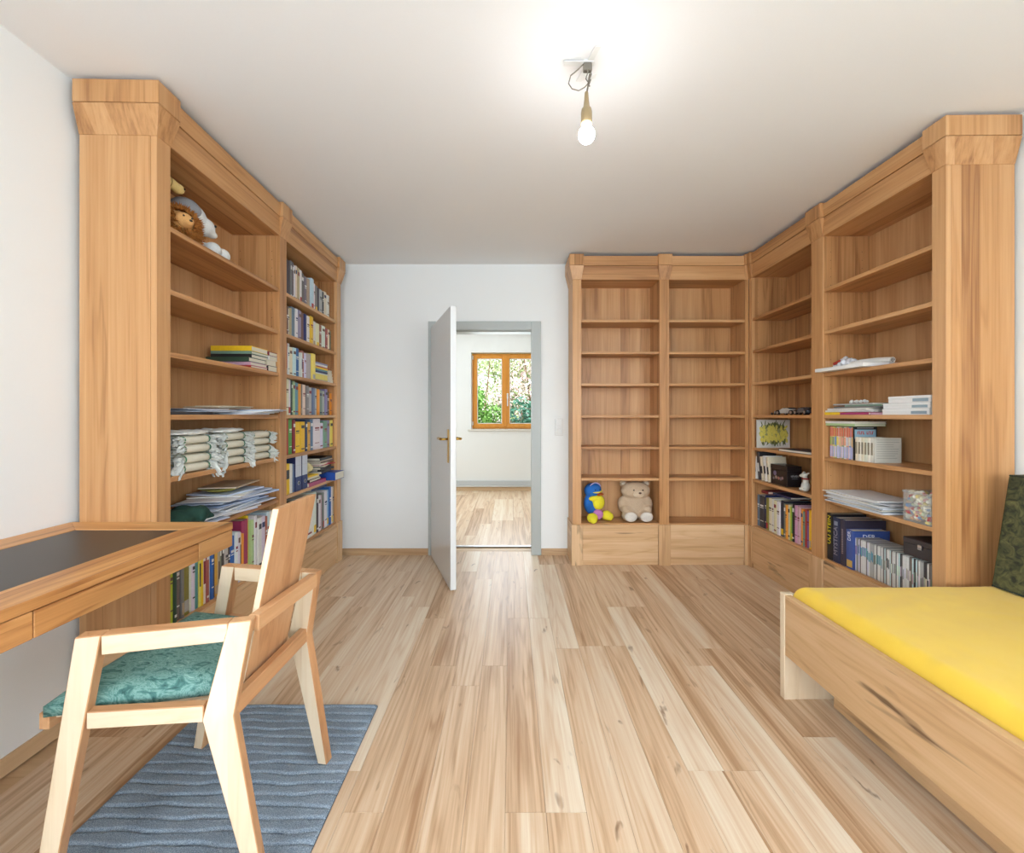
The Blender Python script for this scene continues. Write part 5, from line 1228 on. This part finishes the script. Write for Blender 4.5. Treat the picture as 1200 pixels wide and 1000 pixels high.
# ------------------------------------------------------------------ bed
bd = empty('bed', (1.19, 1.866, 0), R(.7), 'low wooden bed frame along the right wall, in front of the bookcase', 'bed')
BL, BW = 2.05, 1.00
obj('side_rail', MB().box(.002, .030, -BL, -.0305, .195, .458), M['bed_y'], bd, bevel=.002)
obj('side_rail', MB().box(BW - .03, BW, -BL, -.0305, .195, .458), M['bed_y'], bd, bevel=.002)
obj('leg', MB().box(0, .050, -.030, 0, 0, .460), M['pale_z'], bd, bevel=.002)
obj('leg', MB().box(BW - .05, BW, -.030, 0, 0, .460), M['pale_z'], bd, bevel=.002)
obj('end_board', MB().box(.0505, BW - .0505, -.028, -.003, .0, .455), M['pale_z'], bd, bevel=.002)
obj('leg', MB().box(0, .030, -BL - .03, -BL - .0005, 0, .460), M['pale_z'], bd, bevel=.002)
obj('leg', MB().box(BW - .05, BW, -BL - .03, -BL - .0005, 0, .460), M['pale_z'], bd, bevel=.002)
obj('end_board', MB().box(.0505, BW - .0505, -BL - .028, -BL - .003, .0, .70), M['pale_x'], bd, bevel=.002)
obj('bed_drawer', MB().box(.165, .19, -BL + .06, -.095, .012, .190), M['bed_y'], bd, bevel=.002)
obj('drawer_box', MB().box(.1905, BW - .08, -BL + .06, -.095, .012, .16), M['bed_x'], bd)
for i in range(12):
    y_ = -.12 - i * .165
    obj('slat', MB().box(.031, BW - .031, y_ - .06, y_, .33, .345), M['pale_x'], bd)
# mattress with fitted yellow sheet
my, nt, b = newmat('yellow_fitted_sheet'); b.inputs['Roughness'].default_value = .85; b.inputs['Base Color'].default_value = lin((242, 200, 58)); b.inputs['Sheen Weight'].default_value = .2
tc = N(nt, 'ShaderNodeTexCoord'); nz = N(nt, 'ShaderNodeTexNoise'); nz.inputs['Scale'].default_value = 7; nz.inputs['Detail'].default_value = 6; nt.links.new(tc.outputs['Object'], nz.inputs['Vector'])
cr = N(nt, 'ShaderNodeValToRGB'); e = cr.color_ramp.elements; e[0].color = lin((236, 192, 54)); e[1].color = lin((242, 202, 70)); nt.links.new(nz.outputs['Fac'], cr.inputs[0]); nt.links.new(cr.outputs[0], b.inputs['Base Color'])
bp = N(nt, 'ShaderNodeBump'); bp.inputs['Strength'].default_value = .2; bp.inputs['Distance'].default_value = .004; nt.links.new(nz.outputs['Fac'], bp.inputs['Height']); nt.links.new(bp.outputs[0], b.inputs['Normal'])
mt = empty('mattress', (1.19, 1.866, 0), R(.7), 'mattress in a yellow fitted sheet on the wooden bed', 'mattress')
x0, x1, y0, y1, zb_, zt = .034, BW - .034, -BL + .004, -.034, .3465, .508
nx_, ny_ = 70, 130; rad = .05
def soft(u, n_=1):  # rounded edge profile 0..1
    return math.sqrt(max(0, 1 - (1 - min(1, u)) ** 2))
vs = []; fs = []
for j in range(ny_ + 1):
    for i in range(nx_ + 1):
        # denser sampling near the edges
        u = i / nx_; v = j / ny_
        u = .5 - .5 * math.cos(math.pi * u) if True else u
        v = .5 - .5 * math.cos(math.pi * v)
        x, y = x0 + (x1 - x0) * u, y0 + (y1 - y0) * v
        e_ = min(soft((x - x0) / rad), soft((x1 - x) / rad), soft((y - y0) / rad), soft((y1 - y) / rad))
        # rounded plan corners
        cx_ = min(x - x0, x1 - x); cy_ = min(y - y0, y1 - y)
        wr = .0035 * mnoise.noise(Vector((x * 3 + 1, y * 14 - x * 6, 2))) + .0022 * abs(mnoise.noise(Vector((x * 9, y * 3, 5)))) + .0018 * mnoise.noise(Vector((x * 26, y * 26 - x * 20, 7)))
        pul = 0
        if cx_ < .16: pul = .003 * math.sin(y * 70 + 3 * math.sin(y * 9)) * math.exp(-cx_ / .05)
        for (ax, ay, bx_, by_, amp) in ((.45, -.72, .92, -.90, .010), (.40, -.60, .80, -.66, .006), (.25, -.75, .9, -1.02, .005), (.5, -.3, .9, -.42, .004)):
            dx, dy = bx_ - ax, by_ - ay; tt = max(0, min(1, ((x - ax) * dx + (y - ay) * dy) / (dx * dx + dy * dy)))
            ds = math.hypot(x - ax - tt * dx, y - ay - tt * dy); wr += amp * math.exp(-(ds / .011) ** 2) * math.sin(math.pi * tt)
        z = (zt - .062) + .062 * e_ + (wr + pul) * e_
        # sheet bulges a little over the rail line
        vs.append((x, y, z))
for j in range(ny_):
    for i in range(nx_): a = j * (nx_ + 1) + i; fs.append((a, a + 1, a + nx_ + 2, a + nx_ + 1))
n = nx_; rim = [i for i in range(nx_ + 1)] + [j * (nx_ + 1) + nx_ for j in range(1, ny_ + 1)] + [ny_ * (nx_ + 1) + i for i in range(nx_ - 1, -1, -1)] + [j * (nx_ + 1) for j in range(ny_ - 1, 0, -1)]
k0 = len(vs); m_ = len(rim)
for i in rim: q_ = vs[i]; vs.append((q_[0], q_[1], zb_))
for i in range(m_): fs.append((rim[i], rim[(i + 1) % m_], k0 + (i + 1) % m_, k0 + i))
fs.append(tuple(range(k0, k0 + m_)))
mb = MB(); mb.add(vs, fs); link('fitted_sheet', mb.mesh('fitted_sheet', my, smooth=True), mt)

# green folded mattress leaning against the right wall, standing on the bed
mg, nt, b = newmat('dark_green_brocade'); b.inputs['Roughness'].default_value = .8
tc = N(nt, 'ShaderNodeTexCoord'); nz = N(nt, 'ShaderNodeTexNoise'); nz.inputs['Scale'].default_value = 28; nz.inputs['Detail'].default_value = 5; nz.inputs['Distortion'].default_value = 1.5; nt.links.new(tc.outputs['Object'], nz.inputs['Vector'])
cr = N(nt, 'ShaderNodeValToRGB'); e = cr.color_ramp.elements; e[0].position = .35; e[0].color = lin((38, 42, 28)); e[1].position = .7; e[1].color = lin((98, 98, 58)); nt.links.new(nz.outputs['Fac'], cr.inputs[0]); nt.links.new(cr.outputs[0], b.inputs['Base Color'])
bp = N(nt, 'ShaderNodeBump'); bp.inputs['Strength'].default_value = .7; bp.inputs['Distance'].default_value = .004; nt.links.new(nz.outputs['Fac'], bp.inputs['Height']); nt.links.new(bp.outputs[0], b.inputs['Normal'])
gm = empty('spare_mattress', (2.045, 1.80, .513), 0, 'dark green patterned foam mattress leaning against the right wall on the bed', 'mattress')
mb = MB(); t_, hh, ll = .085, .475, 1.15; ln = .075
mb.hexa([(0, -ll, .0), (t_, -ll, 0), (t_, 0, 0), (0, 0, 0)], [(ln, -ll, hh), (ln + t_, -ll, hh), (ln + t_, 0, hh), (ln, 0, hh)])
obj('cover', mb, mg, gm, bevel=.012, bseg=3)
for z_, x_ in ((.0, 0), (hh, ln)):
    s_ = 1 if z_ else -1
    obj('piping', MB().tube([(x_ + .003, -ll + .006, z_ - .004 * s_), (x_ + .003, -.006, z_ - .004 * s_), (x_ + t_ - .003, -.006, z_ - .004 * s_)], .004, 6), plain('piping_green', (40, 48, 34), .8), gm)
